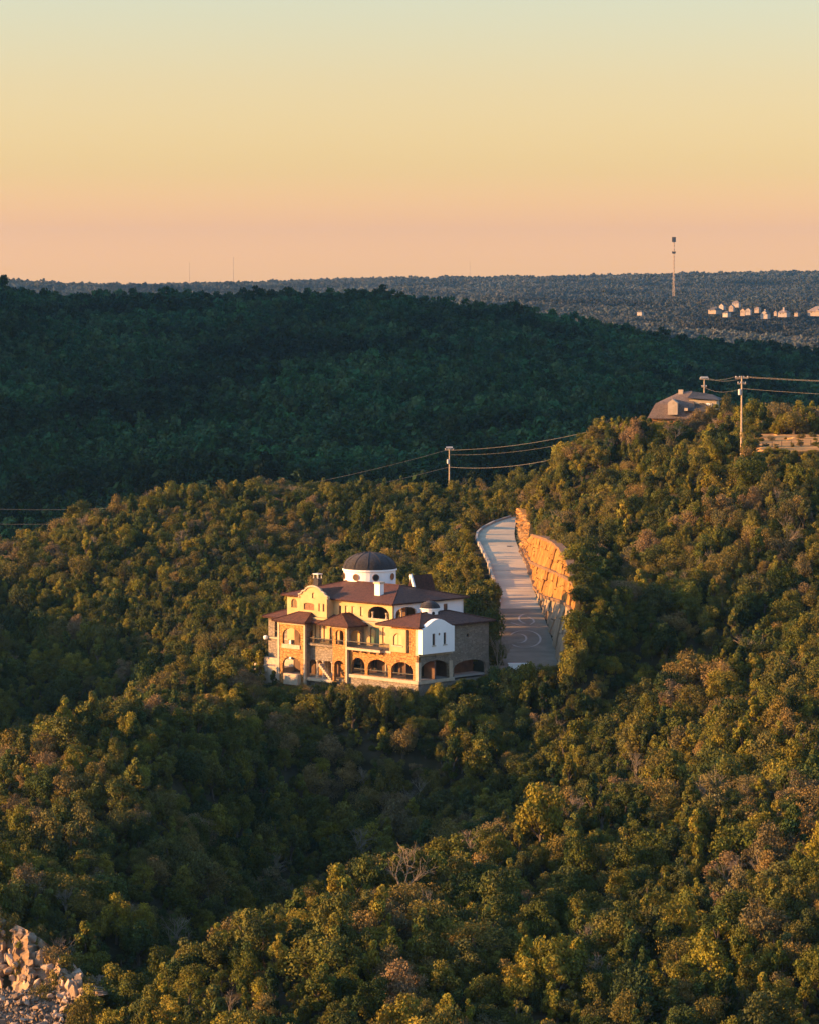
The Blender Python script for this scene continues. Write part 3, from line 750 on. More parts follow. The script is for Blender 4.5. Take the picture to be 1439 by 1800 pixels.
part('gable_roof', 'tile', MB().add([(-ga0,1.9,11.1),(-gc,1.9,12.5),(-ga1,1.9,11.1),(-ga0,5.5,11.1),(-gc,8,12.5),(-ga1,5.5,11.1)], [(0,1,4,3),(1,2,5,4)]))
# middle porch
wall('f', 14.2, 17.25, -.9, 7.65, -.6, .4, [(14.9,16.6,4.75,6.95,.5,'open'),(14.75,17.24-.3,-.85,2.35,.9,'open')], 'stone', 'porch_wall')
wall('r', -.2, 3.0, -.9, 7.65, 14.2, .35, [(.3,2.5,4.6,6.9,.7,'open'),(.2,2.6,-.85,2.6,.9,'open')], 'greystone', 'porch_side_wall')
part('porch_floor', 'stone', bx(14.6, 17.2, -.2, 3, 4.0, 4.4)); railing('porch_railing', 'f', 14.9, 16.6, 4.42, -.45)
part('porch_quoin', 'trim', bx(14.1, 14.4, -.68, -.2, -.9, 7.6)); part('porch_cornice', 'trim', bx(14.1, 17.35, -.72, -.6, 7.25, 7.6))
hip_roof(13.25, 20.0, -1.25, 3.1, 7.68, [(17.2, 1.3, 9.2), (17.2, 3.0, 9.2)])
# recess between the porches
wall('f', 17.25, 23.0, 4.2, 8.3, .9, .35, [(20.0,20.7,4.7,7.3,0,'blind'),(21.0,21.6,4.7,7.3,0,'trim'),(21.9,22.6,4.7,7.3,0,'blind'),(18.0,19.4,4.5,7.2,.5,'glass')], 'cream', 'recess_wall')
wall('f', 17.25, 23.0, 1.9, 4.2, .35, .5, [], 'greystone', 'recess_base_wall')
wall('f', 17.25, 23.0, -1.0, 1.95, 2.2, .3, [(18.2,19.4,-.6,1.6,.3,'wood'),(21,22.2,-.6,1.6,.3,'blind')], 'stone', 'recess_lower_wall')
part('recess_floor', 'trim', bx(17.25, 23.0, -.5, 2.2, -1.2, -.75))
for a in (18.4, 20.3, 21.6): column(a, .55, -.75, 1.9, .2)
part('balcony_slab', 'greystone', bx(17.3, 22.95, -.25, .9, 4.15, 4.45)); railing('balcony_railing', 'f', 17.4, 22.8, 4.45, -.18, .85)
st = MB()
for i in range(9): st.box(-17.9 - i*.33, -17.57 - i*.33, -.35, .35, -.75 + i*.28 - .45, -.75 + i*.28)
part('staircase', 'trim', st)
part('lean_to_roof', 'tile', MB().add([(-17.5,-.1,7.65),(-23.2,-.1,7.65),(-23.2,3.0,8.75),(-17.5,3.0,8.75),(-17.5,-.1,7.45),(-23.2,-.1,7.45),(-23.2,3.0,8.5),(-17.5,3.0,8.5)], [(0,1,2,3),(4,7,6,5),(0,4,5,1),(1,5,6,2),(3,7,4,0)]))
# left porch tower
wall('f', 23.0, 28.85, -4.5, 7.6, -.8, .4, [(23.95,27.9,3.7,6.55,1.1,'open'),(23.95,27.9,-.6,2.15,1.2,'open')], 'stone', 'porch_wall')
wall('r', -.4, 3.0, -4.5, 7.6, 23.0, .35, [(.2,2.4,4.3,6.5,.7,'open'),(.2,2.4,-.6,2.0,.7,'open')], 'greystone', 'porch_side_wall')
part('porch_floor', 'trim', bx(23.2, 28.6, -.4, 3, 3.1, 3.45)); part('porch_floor', 'trim', bx(23.2, 28.6, -.5, 3, -1.1, -.7))
part('porch_parapet', 'trim', bx(24.0, 27.95, -.95, -.62, 3.42, 4.05)); part('porch_parapet', 'trim', bx(23.9, 27.0, -1.5, -.8, -2.0, -.35))
part('porch_quoin', 'trim', bx(28.55, 28.95, -.88, -.5, -4.5, 7.5)); part('porch_quoin', 'trim', bx(22.92, 23.25, -.86, -.5, -4.5, 7.5))
part('porch_cornice', 'trim', bx(22.9, 28.95, -.92, -.8, 7.1, 7.58))
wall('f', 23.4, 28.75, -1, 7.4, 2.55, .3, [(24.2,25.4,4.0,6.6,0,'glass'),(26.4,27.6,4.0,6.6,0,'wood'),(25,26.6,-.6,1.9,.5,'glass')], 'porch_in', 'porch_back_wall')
column(24.7, 1.6, -.7, 3.1, .2); column(25.4, 1.2, 3.45, 7.5, .16)
hip_roof(22.3, 29.6, -1.5, 1.6, 7.62, [(23.9, 1.45, 8.85), (26.6, 1.45, 8.85)])
# left wing
wall('f', 30.8, 35.4, -3, 7.45, 3.4, .4, [(32.0,34.0,4.3,6.9,0,'open'),(31.6,33.2,.4,2.6,.7,'open')], 'greystone', 'wing_wall')
wall('f', 30.9, 35.3, -2, 7.4, 5.6, .3, [(32.2,33.6,4.6,6.6,0,'glass')], 'dark_in', 'wing_back_wall')
part('end_wall', 'greystone', bx(35.0, 35.4, 3.8, 11, -3, 7.4)); railing('balcony_railing', 'f', 32.0, 34.0, 4.3, 3.5)
column(33.0, 3.6, 4.3, 6.9, .22); part('wing_sill', 'trim', bx(30.8, 35.6, 3.2, 3.4, 4.05, 4.25))
part('wall_lamp', 'white', MB().lathe([(0,3.8),(.3,3.9),(.38,4.15),(.3,4.4),(0,4.5)], 10, (-35.6, 3.0)))
hip_roof(28.9, 36.0, 2.6, 12, 7.5, [(31.6, 6.8, 9.0), (32.2, 6.8, 9.0)])
# left terrace
part('terrace_wall', 'trim', bx(29.0, 34.2, -.6, 3.4, -6.5, .15)); part('terrace_coping', 'trim', bx(28.96, 34.3, -.7, -.2, .15, .35))
part('terrace_coping', 'trim', bx(29.0, 35.6, 2.6, 3.2, -.2, 1.15))
for a in (29.3, 31.7, 34.0): part('terrace_pier', 'trim', bx(a - .2, a + .2, -.78, -.38, -.6, .55))

# ------------------------------------------------------------------ trees
def crown_mesh(name, mat, seed, rx, rz, zc, nlobes, nleaf, leaf, shape='round', outward=1.0, tint=.35):
    g = np.random.default_rng(seed)
    # lobes through the crown's volume
    L = []
    for i in range(nlobes):
        while True:
            p = g.uniform(-1, 1, 3)
            if p @ p < 1 and p[2] > -.92: break
        k = .55 + .45 * (p @ p) ** .5
        p = p / max((p @ p) ** .5, .2) * k * g.uniform(.55, .95)
        if shape == 'cone': f = max(.12, .55 - .5 * p[2]); c = np.array([p[0]*rx*f*1.25, p[1]*rx*f*1.25, zc + p[2]*rz])
        else: c = np.array([p[0]*rx, p[1]*rx, zc + p[2]*rz])
        r = g.uniform(.17, .40) * rx * (.75 if shape == 'cone' else 1)
        L.append((c, r, g.uniform(1 - tint, 1 + tint), g.uniform(-.12, .12)))
    per = np.array([l[1] ** 2 for l in L]); per = np.maximum(4, (per / per.sum() * nleaf).astype(int))
    V = []; T = []
    for (c, r, t, hue), n in zip(L, per):
        d = g.normal(size=(n, 3)); d /= np.linalg.norm(d, axis=1)[:, None]
        d[:, 2] = np.abs(d[:, 2]) * np.where(g.random(n) < .72, 1, -1)
        pos = c + d * (r * g.uniform(.55, 1.3, n))[:, None] * np.array([1, 1, .85])
        nrm = d * outward + g.normal(size=(n, 3)) * .6; nrm /= np.linalg.norm(nrm, axis=1)[:, None]
        a = np.cross(nrm, g.normal(size=(n, 3))); a /= np.linalg.norm(a, axis=1)[:, None]; b = np.cross(nrm, a)
        s = leaf * g.uniform(.6, 1.35, n)[:, None]; s2 = s * g.uniform(.45, .85, n)[:, None]
        bend = nrm * s * g.uniform(-.3, .3, n)[:, None]
        q = np.stack([pos - a*s, pos - b*s2 + bend, pos + a*s, pos + b*s2 + bend], 1)
        V.append(q.reshape(-1, 3))
        tt = t * g.uniform(.72, 1.28, n)
        T.append(np.repeat(np.stack([tt * (1 + hue), tt, tt * (1 - hue), np.ones(n)], 1), 4, axis=0))
    V = np.concatenate(V); T = np.concatenate(T); n = len(V) // 4
    me = bpy.data.meshes.new(name)
    me.vertices.add(len(V)); me.vertices.foreach_set('co', V.ravel())
    me.loops.add(len(V)); me.loops.foreach_set('vertex_index', np.arange(len(V)))
    me.polygons.add(n); me.polygons.foreach_set('loop_start', np.arange(0, len(V), 4)); me.polygons.foreach_set('loop_total', np.full(n, 4))
    at_ = me.attributes.new('tint', 'FLOAT_COLOR', 'POINT'); at_.data.foreach_set('color', T.ravel())
    me.update(calc_edges=True); me.materials.append(mat); return me
def trunk_mb(seed, h, r, spread, nl=4):
    g = random.Random(seed); m = MB(); lean = (g.uniform(-.3,.3), g.uniform(-.3,.3))
    m.tube([(0,0,-.8),(lean[0]*.3,lean[1]*.3,h*.45),(lean[0],lean[1],h)], [r*1.3, r, r*.35], 6)
    for k in range(nl):
        t = 6.28 * k / nl + g.uniform(-.4,.4); z0 = h * g.uniform(.25, .55)
        m.tube([(lean[0]*.3,lean[1]*.3,z0),(spread*.5*math.cos(t),spread*.5*math.sin(t),z0+h*.22),(spread*math.cos(t),spread*math.sin(t),z0+h*.38)], [r*.6,r*.4,r*.15], 5, cap=False)
    return m
def bare_mb(seed, h, spread, depth=4, r=.10):
    g = random.Random(seed); m = MB()
    def grow(p, d, ln, rad, k):
        d = np.array(d); e = p + d * ln
        mid = (p + e) / 2 + np.array([g.uniform(-.06,.06)*ln for _ in range(3)])
        m.tube([p, mid, e], [rad, rad*.8, rad*.6], 4 if k > 1 else 3, cap=False)
        if k == 0: return
        for _ in range(g.choice((3, 4)) if k > 1 else 4):
            nd = d + np.array([g.gauss(0,.55)*spread, g.gauss(0,.55)*spread, g.gauss(.12,.3)]); nd /= np.linalg.norm(nd)
            grow(p + d*ln*g.uniform(.55,1.0), nd, ln*g.uniform(.55,.78), rad*.55, k-1)
    grow(np.array([0,0,-.5]), (g.uniform(-.1,.1), g.uniform(-.1,.1), 1), h*.42, r, depth)
    return m
# every kind: (kind, trunk mesh, crown mesh, crown radius, top height)
KINDS = {'juniper_tree': [], 'oak_tree': [], 'bare_tree': []}
for i in range(6):
    rx, rz, zc = [(1.75,1.75,1.9),(1.5,1.95,2.1),(2.05,1.65,1.8),(1.65,1.6,1.7),(1.9,1.9,2.0),(1.4,2.1,2.2)][i]
    cm = crown_mesh('crown', M['jun'], 100 + i, rx, rz, zc, [24,20,28,20,26,20][i], 5000, .10, 'cone' if i in (1, 5) else 'round')
    KINDS['juniper_tree'].append((trunk_mb(i, zc + .6, .16, rx * .6).mesh('trunk', M['bark']), cm, rx, zc + rz))
for i in range(4):
    rx, rz, zc = [(2.2,1.6,1.8),(1.9,1.55,1.75),(2.4,1.75,1.9),(1.7,1.65,1.8)][i]
    cm = crown_mesh('crown', M['oak'], 200 + i, rx, rz, zc, [30,26,36,24][i], 4200, .092, outward=.7, tint=.25)
    KINDS['oak_tree'].append((trunk_mb(40 + i, zc + .5, .2, rx * .75, 6).mesh('trunk', M['bark']), cm, rx, zc + rz))
for i in range(3):
    tm = bare_mb(60 + i, 4.6, 1.1, 4, .11)
    vs = np.array(tm.v); rx = float(np.percentile(np.hypot(vs[:,0], vs[:,1]), 97)); top = float(vs[:,2].max())
    sc_ = 4.4 / top; tm.v = [tuple(np.array(v) * sc_) for v in tm.v]
    cut = int(len(tm.f) * 0)                       # limbs and twigs are separate parts
    nb = 8 + 8                                      # faces of the first (trunk) tube
    trm = MB(); trm.v = tm.v[:12]; trm.f = [f for f in tm.f if max(f) < 12]
    cr = MB(); cr.v = tm.v[12:]; cr.f = [tuple(k - 12 for k in f) for f in tm.f if min(f) >= 12]
    KINDS['bare_tree'].append((trm.mesh('trunk', M['bare']), cr.mesh('crown', M['bare']), rx * sc_, 4.4))
GOLD = crown_mesh('crown', M['gold'], 300, 2.2, 2.0, 2.5, 20, 3200, .15)
LOD = [crown_mesh('hill_tree', M['hillleaf'], 400 + i, r_, z_, z_ * 1.05, 11, 420, .38) for i, (r_, z_) in enumerate([(2.2,1.9),(1.9,2.2),(2.6,2.0),(2.1,2.4)])]
FAR = [crown_mesh('far_tree', M['farleaf'], 500 + i, r_, z_, z_ * .9, 10, 300, .7, tint=.12, outward=2.2) for i, (r_, z_) in enumerate([(3.4,2.6),(4.0,2.8),(3.0,3.0)])]

# places that stay clear of trees
LIM = np.array([(-400,0),(440,0),(450,1203),(470,1206),(500,1207),(545,1203),(600,1200),(735,1212),(800,1204),(830,1190),(858,1183),(880,1176),(975,1166),(986,1150),(1000,1075),(1012,1035),(1020,0),(2000,0)], float)
def jitter_points(d0, d1, sp, x0, x1, jit=.42):
    ys = np.arange(d0, d1, sp); P = []
    for y in ys:
        a, b = (x0 - CX) / F * y, (x1 - CX) / F * y
        xs = np.arange(a, b, sp) + (0.5 * sp if int(y / sp) % 2 else 0)
        P.append(np.c_[xs + rng.uniform(-jit, jit, len(xs)) * sp, y + rng.uniform(-jit, jit, len(xs)) * sp])
    return np.concatenate(P)
def clear_mask(P, rad=1.6):
    x, y = P[:, 0], P[:, 1]
    rpy, rl, rr = road_at(y)
    xl, xr = px_to_x(rl, rpy, y), px_to_x(rr, rpy, y)
    t3, p3 = line_at(L3 + RK_T[:4], y); x3 = px_to_x(t3, p3, y)
    on_drive = (y > 404 * K) & (y < 562 * K) & (x > xl - rad - .7) & (x < x3 + 1.0)
    u = (x - HO[0]) * hx[0] + (y - HO[1]) * hx[1]; v = (x - HO[0]) * hy[0] + (y - HO[1]) * hy[1]
    on_house = (u > -37) & (u < 1.6) & (v > -1.3) & (v < 20.5)
    px = CX + F * x / y
    clearing = (px > 1318) & (y > 464 * K) & (y < 500 * K)
    cliffz = (px < 150 - (y - 266*K) * 1.0) & (y > 255 * K) & (y < 284 * K)
    talus = (px < 125) & (y < 279 * K)
    hh = (px > 1140) & (px < 1255) & (y > 545 * K) & (y < 580 * K)
    return ~(on_drive | on_house | clearing | cliffz | talus | hh)
records = []      # x, y, z, kind, variant, scale xyz, rot
def scatter(P, near):
    P = P[clear_mask(P)]
    z = ground(P[:, 0], P[:, 1])
    mix = vnoise(P[:, 0], P[:, 1], 22, 7) + .6 * vnoise(P[:, 0], P[:, 1], 9, 8)
    for (x, y), zz, mx in zip(P, z, mix):
        u = rng.random()
        kind = 'juniper_tree'
        if u < .17 + .45 * mx: kind = 'oak_tree'
        elif u > .985 - .03 * mx: kind = 'bare_tree'
        v = int(rng.integers(len(KINDS[kind])))
        s = float(np.clip(rng.normal(.76, .27), .36, 1.6)) * (1.03 if y < 480 * K else .96)
        sz = s * float(rng.uniform(.92, 1.4))
        top = KINDS[kind][v][3]
        # nothing in front of the villa or the drive stands taller than what the photograph shows there
        px, py = project(x, y, zz + top * sz)
        if y < 521 * 1.0 * K and 440 < px < 1020 and y > 395 * K - 45:
            lim = float(np.interp(px, LIM[:, 0], LIM[:, 1]))
            if py < lim and y < 414 * K:
                zt = py_to_z(px, lim, y); k = (zt - zz) / (top * sz)
                if k < .22: continue
                s *= max(k, .55); sz *= k
        if 1296 < px < 1480 and 436 * K < y < 470 * K and py < 797:      # low brush in front of the clearing
            zt = py_to_z(px, 797.0, y); k = (zt - zz) / (top * sz)
            if k < .3: continue
            s *= max(k, .6); sz *= k
        records.append((x, y, zz - .1, kind, v, s, sz, float(rng.uniform(0, 6.283))))
scatter(jitter_points(212 * K, 470 * K, 2.3, -280, 1720), True)
scatter(jitter_points(470 * K, 672 * K, 2.5, -280, 1720), False)
def extra(kind, v, px, py_top, D4, w):        # a tree whose top is seen there
    p = at(px, py_top, D4); z = float(ground(np.array([p[0]]), np.array([p[1]]))[0]) - .2
    w = max(w, .66 * (p[2] - z))
    if p[2] - z < .5: return
    records.append((p[0], p[1], z, kind, v, w / (2 * KINDS[kind][v][2]), max(.3, (p[2] - z) / KINDS[kind][v][3]), float(rng.uniform(0, 6.28))))
for a in ((1128,730,547,5),(1146,736,548,4.2),(1163,739,546,4),(1180,738,549,4),(1197,736,547,4.2),(1213,731,549,4),(1229,724,551,4.2),(1246,717,552,4.6),(1262,708,553,5),(1276,702,552,5),(1112,742,545,5)):
    extra(random.choice(('oak_tree', 'oak_tree', 'juniper_tree')), random.randrange(4), a[0], a[1], a[2], a[3])
for a in ((1024,1012,413,4.0),(1012,1068,407,2.8),(1036,1044,410,4.0),(1008,1100,403,2.6),(1022,1082,405,3.4),(1004,1136,400,2.4),(1018,1122,401,3.0),(1048,1056,411,4),(1034,1085,407,3.6),(1060,1075,414,4),(1050,1095,408,4)):
    extra('juniper_tree', random.choice((0, 2, 3, 4)), *a)
for px in np.arange(1012, 1115, 7.5):
    for d_ in (398.5, 401.5, 404, 406.5, 409, 412):
        x_ = (px + random.uniform(-4, 4) - CX) / F * d_ * K; y_ = (d_ + random.uniform(-1, 1)) * K; z_ = float(ground(np.array([x_]), np.array([y_]))[0]); v_ = random.choice((0, 2, 3, 4)); k_ = random.uniform(.6, .95)
        if project(x_, y_, z_ + 4 * k_)[1] > np.interp(px, (1000, 1030), (1040, 0)): records.append((x_, y_, z_ - .3, 'juniper_tree', v_, k_, k_ * random.uniform(.8, 1.05), random.uniform(0, 6)))
for px in np.arange(1304, 1480, 6.5): extra(random.choice(('juniper_tree', 'oak_tree')), random.choice((0, 2, 3)), float(px), 793 + random.uniform(-7, 8), 464 + random.uniform(-2, 2), random.uniform(1.4, 2.6))
for i in range(26):
    d_ = random.uniform(468, 492); px = random.uniform(1308, 1478) if i > 8 else random.uniform(1300, 1335); x_ = (px - CX) / F * d_ * K; z_ = float(ground(np.array([x_]), np.array([d_ * K]))[0]); k_ = random.uniform(.16, .38)
    records.append((x_, d_ * K, z_ - .05, random.choice(('juniper_tree', 'oak_tree')), random.choice((0, 2, 3)), k_ * 1.3, k_, random.uniform(0, 6)))
for px in np.arange(1300, 1480, 9.0): extra(random.choice(('juniper_tree', 'oak_tree')), random.choice((0, 2, 3)), float(px), 768 + random.uniform(-5, 6), 496 + random.uniform(-3, 6), random.uniform(1.6, 3.0))
for px in range(866, 984, 9): extra('juniper_tree', random.choice((0, 2, 3)), px, 1170 + random.uniform(-3, 5) + (6 if px < 895 else 0), 404 + random.uniform(-2, 1.5), random.uniform(2.2, 3.2))
for v_ in (-1.9, -3.6, -5.6, -8):
    for a_ in np.arange(-1, 37, 1.9):
        a2 = a_ + random.uniform(-.7, .7); v2 = v_ + random.uniform(-.6, .6)
        wx, wy = HO[0] - a2 * hx[0] + v2 * hy[0], HO[1] - a2 * hx[1] + v2 * hy[1]
        px_ = float(project(wx, wy, HO[2] - 1)[0])
        if px_ > 452: extra(random.choice(('juniper_tree', 'oak_tree')), random.choice((0, 2, 3)), px_, float(np.interp(px_, LIM[:, 0], LIM[:, 1])) + random.uniform(-3, 5) - (v_ + 1.9) * 1.5, wy / K, random.uniform(2.0, 3.0))
for b_ in np.arange(1, 16, 1.8):
    for u_ in (1.8, 3.6):
        wx, wy = HO[0] + u_ * hx[0] + b_ * hy[0], HO[1] + u_ * hx[1] + b_ * hy[1]; px_ = float(project(wx, wy, HO[2] - 1)[0])
        extra('juniper_tree', random.choice((0, 2, 3)), px_, float(np.interp(px_, LIM[:, 0], LIM[:, 1])) + random.uniform(-3, 5), wy / K, 2.4)
for d_, p_ in ((424,1040),(429,1030),(434,1026),(439,1024),(444,1022),(449,1020),(454,1022),(459,1018)):
    for x_ in (0, -12): extra('juniper_tree', random.choice((0, 2, 3, 4)), float(np.interp(d_ * K, ROAD[:, 0] * K, ROAD[:, 2])) - 16 + x_ + random.uniform(-3, 3), p_ + random.uniform(-3, 8) - x_ * .3, d_, 3.6)
for a in ((20,1618,283,3),(52,1636,281,2.6),(86,1658,279,2.4),(30,1690,279,1.6),(112,1680,278,2.4),(140,1712,276,2.4),(70,1722,274,1.3),(165,1735,275,2.6),(-15,1640,283,2.4),(100,1712,275,1.4),(8,1600,285,3),(128,1752,270,1.8),(150,1770,268,2.2)):
    extra(random.choice(('juniper_tree', 'oak_tree')), random.choice((0, 2, 3)), *a)
# which of them show largest: in the frame, not behind a nearer crest
xs = np.array([r[0] for r in records]); ys = np.array([r[1] for r in records]); zs = np.array([r[2] for r in records])
tops = zs + np.array([KINDS[r[3]][r[4]][3] * r[6] for r in records])
ppx, ppy = project(xs, ys, tops)
hz = ground((np.repeat(np.arange(0, 1440, 24.), 130) - CX) / F * np.tile(np.linspace(212, 472, 130) * K, 60), np.tile(np.linspace(212, 472, 130) * K, 60)).reshape(60, 130)
hp = project((np.arange(0, 1440, 24.)[:, None] - CX) / F * (np.linspace(212, 472, 130) * K)[None], (np.linspace(212, 472, 130) * K)[None], hz + 2.6)[1]
hmin = np.minimum.accumulate(hp, axis=1)
ci = np.clip((ppx / 24).astype(int), 0, 59); di = np.clip(((ys / K - 212) / 2.0155 - 2).astype(int), 0, 129)
vis = (ppx > 8) & (ppx < 1431) & (ppy < 1790) & (ppy < hmin[ci, di] + 22) & (ys < 470 * K)
size = np.array([r[5] for r in records]) / ys * vis
quota = {'juniper_tree': 300, 'oak_tree': 150, 'bare_tree': 60}
single = set()
for k in KINDS:
    idx = [i for i in np.argsort(-size) if size[i] > 0 and records[i][3] == k][:quota[k]]
    single.update(int(i) for i in idx)
ADJ = {'juniper_tree': 'bushy green juniper', 'oak_tree': 'brownish olive oak', 'bare_tree': 'leafless pale grey tree'}
def zone_of(px, py, y):                       # where among the findable things it stands
    if px < 330 and py > 1560 and y > 262 * K: return 'beside the pale broken cliff'
    if y > 322 * K:
        if px < 330: return 'on the sunny spur below and left of the villa'
        if px < 640: return 'in the shaded hollow below the villa front'
        if px < 960: return 'in the dark hollow below the driveway forecourt'
        return 'on the hillside below the hilltop clearing'
    if y > 280 * K and px < 1000: return 'along the crest of the near spur in front of the hollow'
    if px < 560: return 'at the bottom edge right of the cliff'
    if px < 860: return 'at the bottom edge below the villa'
    if px < 1150: return 'on the near slope below the retaining wall'
    return 'on the near slope in the lower right corner' if py > 1500 else 'on the near slope under the hilltop pole'
def place_tree(kind, v, x, y, z, s, sz, rot, label, group, crown=None):
    t = bpy.data.objects.new(kind, None); t.location = (x, y, z); t.rotation_euler = (random.uniform(-.14, .14), random.uniform(-.14, .14), rot); u_ = random.uniform(.78, 1.22); t.scale = (s * u_, s / u_, sz); link(t)
    tm, cm, *_ = KINDS[kind][v]
    link(bpy.data.objects.new('trunk', tm), t); link(bpy.data.objects.new('crown', crown or cm), t)
    return tag(t, label, 'tree', group)
rest = []
for i, r in enumerate(records):
    if i in single:
        zn = zone_of(float(ppx[i]), float(ppy[i]), r[1])
        place_tree(r[3], r[4], *r[:3], r[5], r[6], r[7], ADJ[r[3]] + ' ' + zn, ADJ[r[3]] + 's ' + zn)
    else: rest.append(r)
# trees one can pick out
def special(kind, v, px, py_base, D4, s, sz, label, crown=None):
    p = at(px, py_base, D4); z = float(ground(np.array([p[0]]), np.array([p[1]]))[0])
    return place_tree(kind, v, p[0], p[1], min(z, p[2] + .5), s, sz, random.uniform(0, 6), label, None, crown)
special('juniper_tree', 4, 877, 1165, 414, 1.15, 2.55, 'tall dark evergreen between the villa and the driveway')
special('juniper_tree', 1, 852, 1120, 432, 1.7, 1.9, 'dark evergreen behind the side wall of the villa')
special('juniper_tree', 4, 838, 1110, 440, 1.6, 1.6, 'broad dark evergreen behind the villa roof')
special('bare_tree', 0, 877, 1176, 409, 1.0, 1.75, 'bare pale trunked tree at the corner of the villa by the forecourt')
special('bare_tree', 1, 826, 1060, 446, 1.5, 1.25, 'leafless grey tree behind the villa roof')
special('bare_tree', 2, 800, 1225, 397, 1.0, .8, 'leafless pink grey tree below the corner of the villa')
special('oak_tree', 2, 1420, 735, 505, 1.5, 1.35, 'large spreading live oak at the edge of the hilltop clearing')
special('oak_tree', 0, 1395, 745, 500, 1.3, 1.1, 'rounded oak beside the hilltop clearing')
special('juniper_tree', 4, 1425, 1390, 327, 1.05, 1.0, 'bright yellow green tree at the right edge of the slope', GOLD)
special('juniper_tree', 4, 1400, 1770, 252, 1.0, .95, 'bright yellow green bush in the bottom right corner', GOLD)
special('juniper_tree', 4, 446, 1178, 421, .95, 1.15, 'yellow green tree beside the left end of the villa', GOLD)
special('juniper_tree', 2, 424, 1190, 418, .9, .9, 'rounded yellow green bush on the crest left of the villa', GOLD)

# the rest of the woods: one mass each, trees instanced on points
def proto_collection(name, meshes):
    c = bpy.data.collections.new(name)
    for i, me in enumerate(meshes):
        o = bpy.data.objects.new('%s_%02d' % (name, i), me); c.objects.link(o)
    return c
def joined(tm, cm):
    me = bpy.data.meshes.new('tree_unit')
    tv = np.empty(len(tm.vertices)*3); tm.vertices.foreach_get('co', tv); cv = np.empty(len(cm.vertices)*3); cm.vertices.foreach_get('co', cv)
    nt = len(tm.vertices)
    me.from_pydata(np.r_[tv, cv].reshape(-1, 3).tolist(), [], [tuple(p.vertices) for p in tm.polygons] + [tuple(k + nt for k in p.vertices) for p in cm.polygons])
    me.materials.append(tm.materials[0]); me.materials.append(cm.materials[0])
    mi = np.r_[np.zeros(len(tm.polygons), int), np.ones(len(cm.polygons), int)]; me.polygons.foreach_set('material_index', mi)
    if 'tint' in cm.attributes:
        a = me.attributes.new('tint', 'FLOAT_COLOR', 'POINT'); c = np.ones((nt + len(cm.vertices), 4)); cc = np.empty(len(cm.vertices)*4); cm.attributes['tint'].data.foreach_get('color', cc)
        c[nt:] = cc.reshape(-1, 4); a.data.foreach_set('color', c.ravel())
    me.update(); return me
def forest(name, pts, rots, scls, idx, coll, label):
    me = bpy.data.meshes.new(name); n = len(pts)
    me.vertices.add(n); me.vertices.foreach_set('co', np.asarray(pts, float).ravel())
    for nm, tp, key, val in (('rot', 'FLOAT_VECTOR', 'vector', np.c_[rng.uniform(-.14, .14, n), rng.uniform(-.14, .14, n), rots]), ('scl', 'FLOAT_VECTOR', 'vector', scls)):
        a = me.attributes.new(nm, tp, 'POINT'); a.data.foreach_set(key, np.asarray(val, float).ravel())
    a = me.attributes.new('pick', 'INT', 'POINT'); a.data.foreach_set('value', np.asarray(idx, int))
    o = link(bpy.data.objects.new(name, me))
    ng = bpy.data.node_groups.new(name + '_nodes', 'GeometryNodeTree'); ng.is_modifier = True
    ng.interface.new_socket('Geometry', in_out='INPUT', socket_type='NodeSocketGeometry'); ng.interface.new_socket('Geometry', in_out='OUTPUT', socket_type='NodeSocketGeometry')
    N, L = ng.nodes, ng.links
    gi, go_ = N.new('NodeGroupInput'), N.new('NodeGroupOutput')
    ip = N.new('GeometryNodeInstanceOnPoints'); ci_ = N.new('GeometryNodeCollectionInfo')
    ci_.inputs['Collection'].default_value = coll; ci_.inputs['Separate Children'].default_value = True; ci_.inputs['Reset Children'].default_value = True
    def attr(nm, tp):
        a = N.new('GeometryNodeInputNamedAttribute'); a.data_type = tp; a.inputs['Name'].default_value = nm; return a.outputs['Attribute']
    ip.inputs['Pick Instance'].default_value = True
    L.new(gi.outputs[0], ip.inputs['Points']); L.new(ci_.outputs[0], ip.inputs['Instance'])
    L.new(attr('pick', 'INT'), ip.inputs['Instance Index']); L.new(attr('rot', 'FLOAT_VECTOR'), ip.inputs['Rotation']); L.new(attr('scl', 'FLOAT_VECTOR'), ip.inputs['Scale'])
    L.new(ip.outputs[0], go_.inputs[0])
    md = o.modifiers.new('trees', 'NODES'); md.node_group = ng
    return tag(o, label, kind='stuff')
flat = [(k, v) for k in KINDS for v in range(len(KINDS[k]))]
near_c = proto_collection('near_tree', [joined(KINDS[k][v][0], KINDS[k][v][1]) for k, v in flat])
order = {kv: i for i, kv in enumerate(flat)}
forest('slope_forest', [r[:3] for r in rest], [r[7] for r in rest], [(r[5] * e_, r[5] / e_, r[6]) for r, e_ in zip(rest, rng.uniform(.75, 1.25, len(rest)))], [order[(r[3], r[4])] for r in rest], near_c,
       'mixed juniper and oak woodland covering the near and middle slopes')
P = np.concatenate([jitter_points(215 * K, 470 * K, 2.6, -120, 1560, .5), jitter_points(470 * K, 660 * K, 3.0, -120, 1560, .5)]); P = P[clear_mask(P, .6)]; n = len(P); z = ground(P[:, 0], P[:, 1])
s = rng.uniform(.25, .45, n); pxs, pys = project(P[:, 0], P[:, 1], z + 2.0); lim = np.interp(pxs, LIM[:, 0], LIM[:, 1])
ok = ~((P[:, 1] < 414 * K) & (P[:, 1] > 395 * K - 45) & (pys < lim)) & ~((pxs > 1296) & (pxs < 1490) & (P[:, 1] > 440 * K) & (P[:, 1] < 500 * K))
P, z, s = P[ok], z[ok], s[ok]; n = len(P)
forest('undergrowth', np.c_[P, z - .15], rng.uniform(0, 6.28, n), np.c_[s * 1.3, s * 1.3, s], rng.choice([0, 2, 3, 4, 6, 7, 9], n), near_c, 'low evergreen scrub growing between the trees')
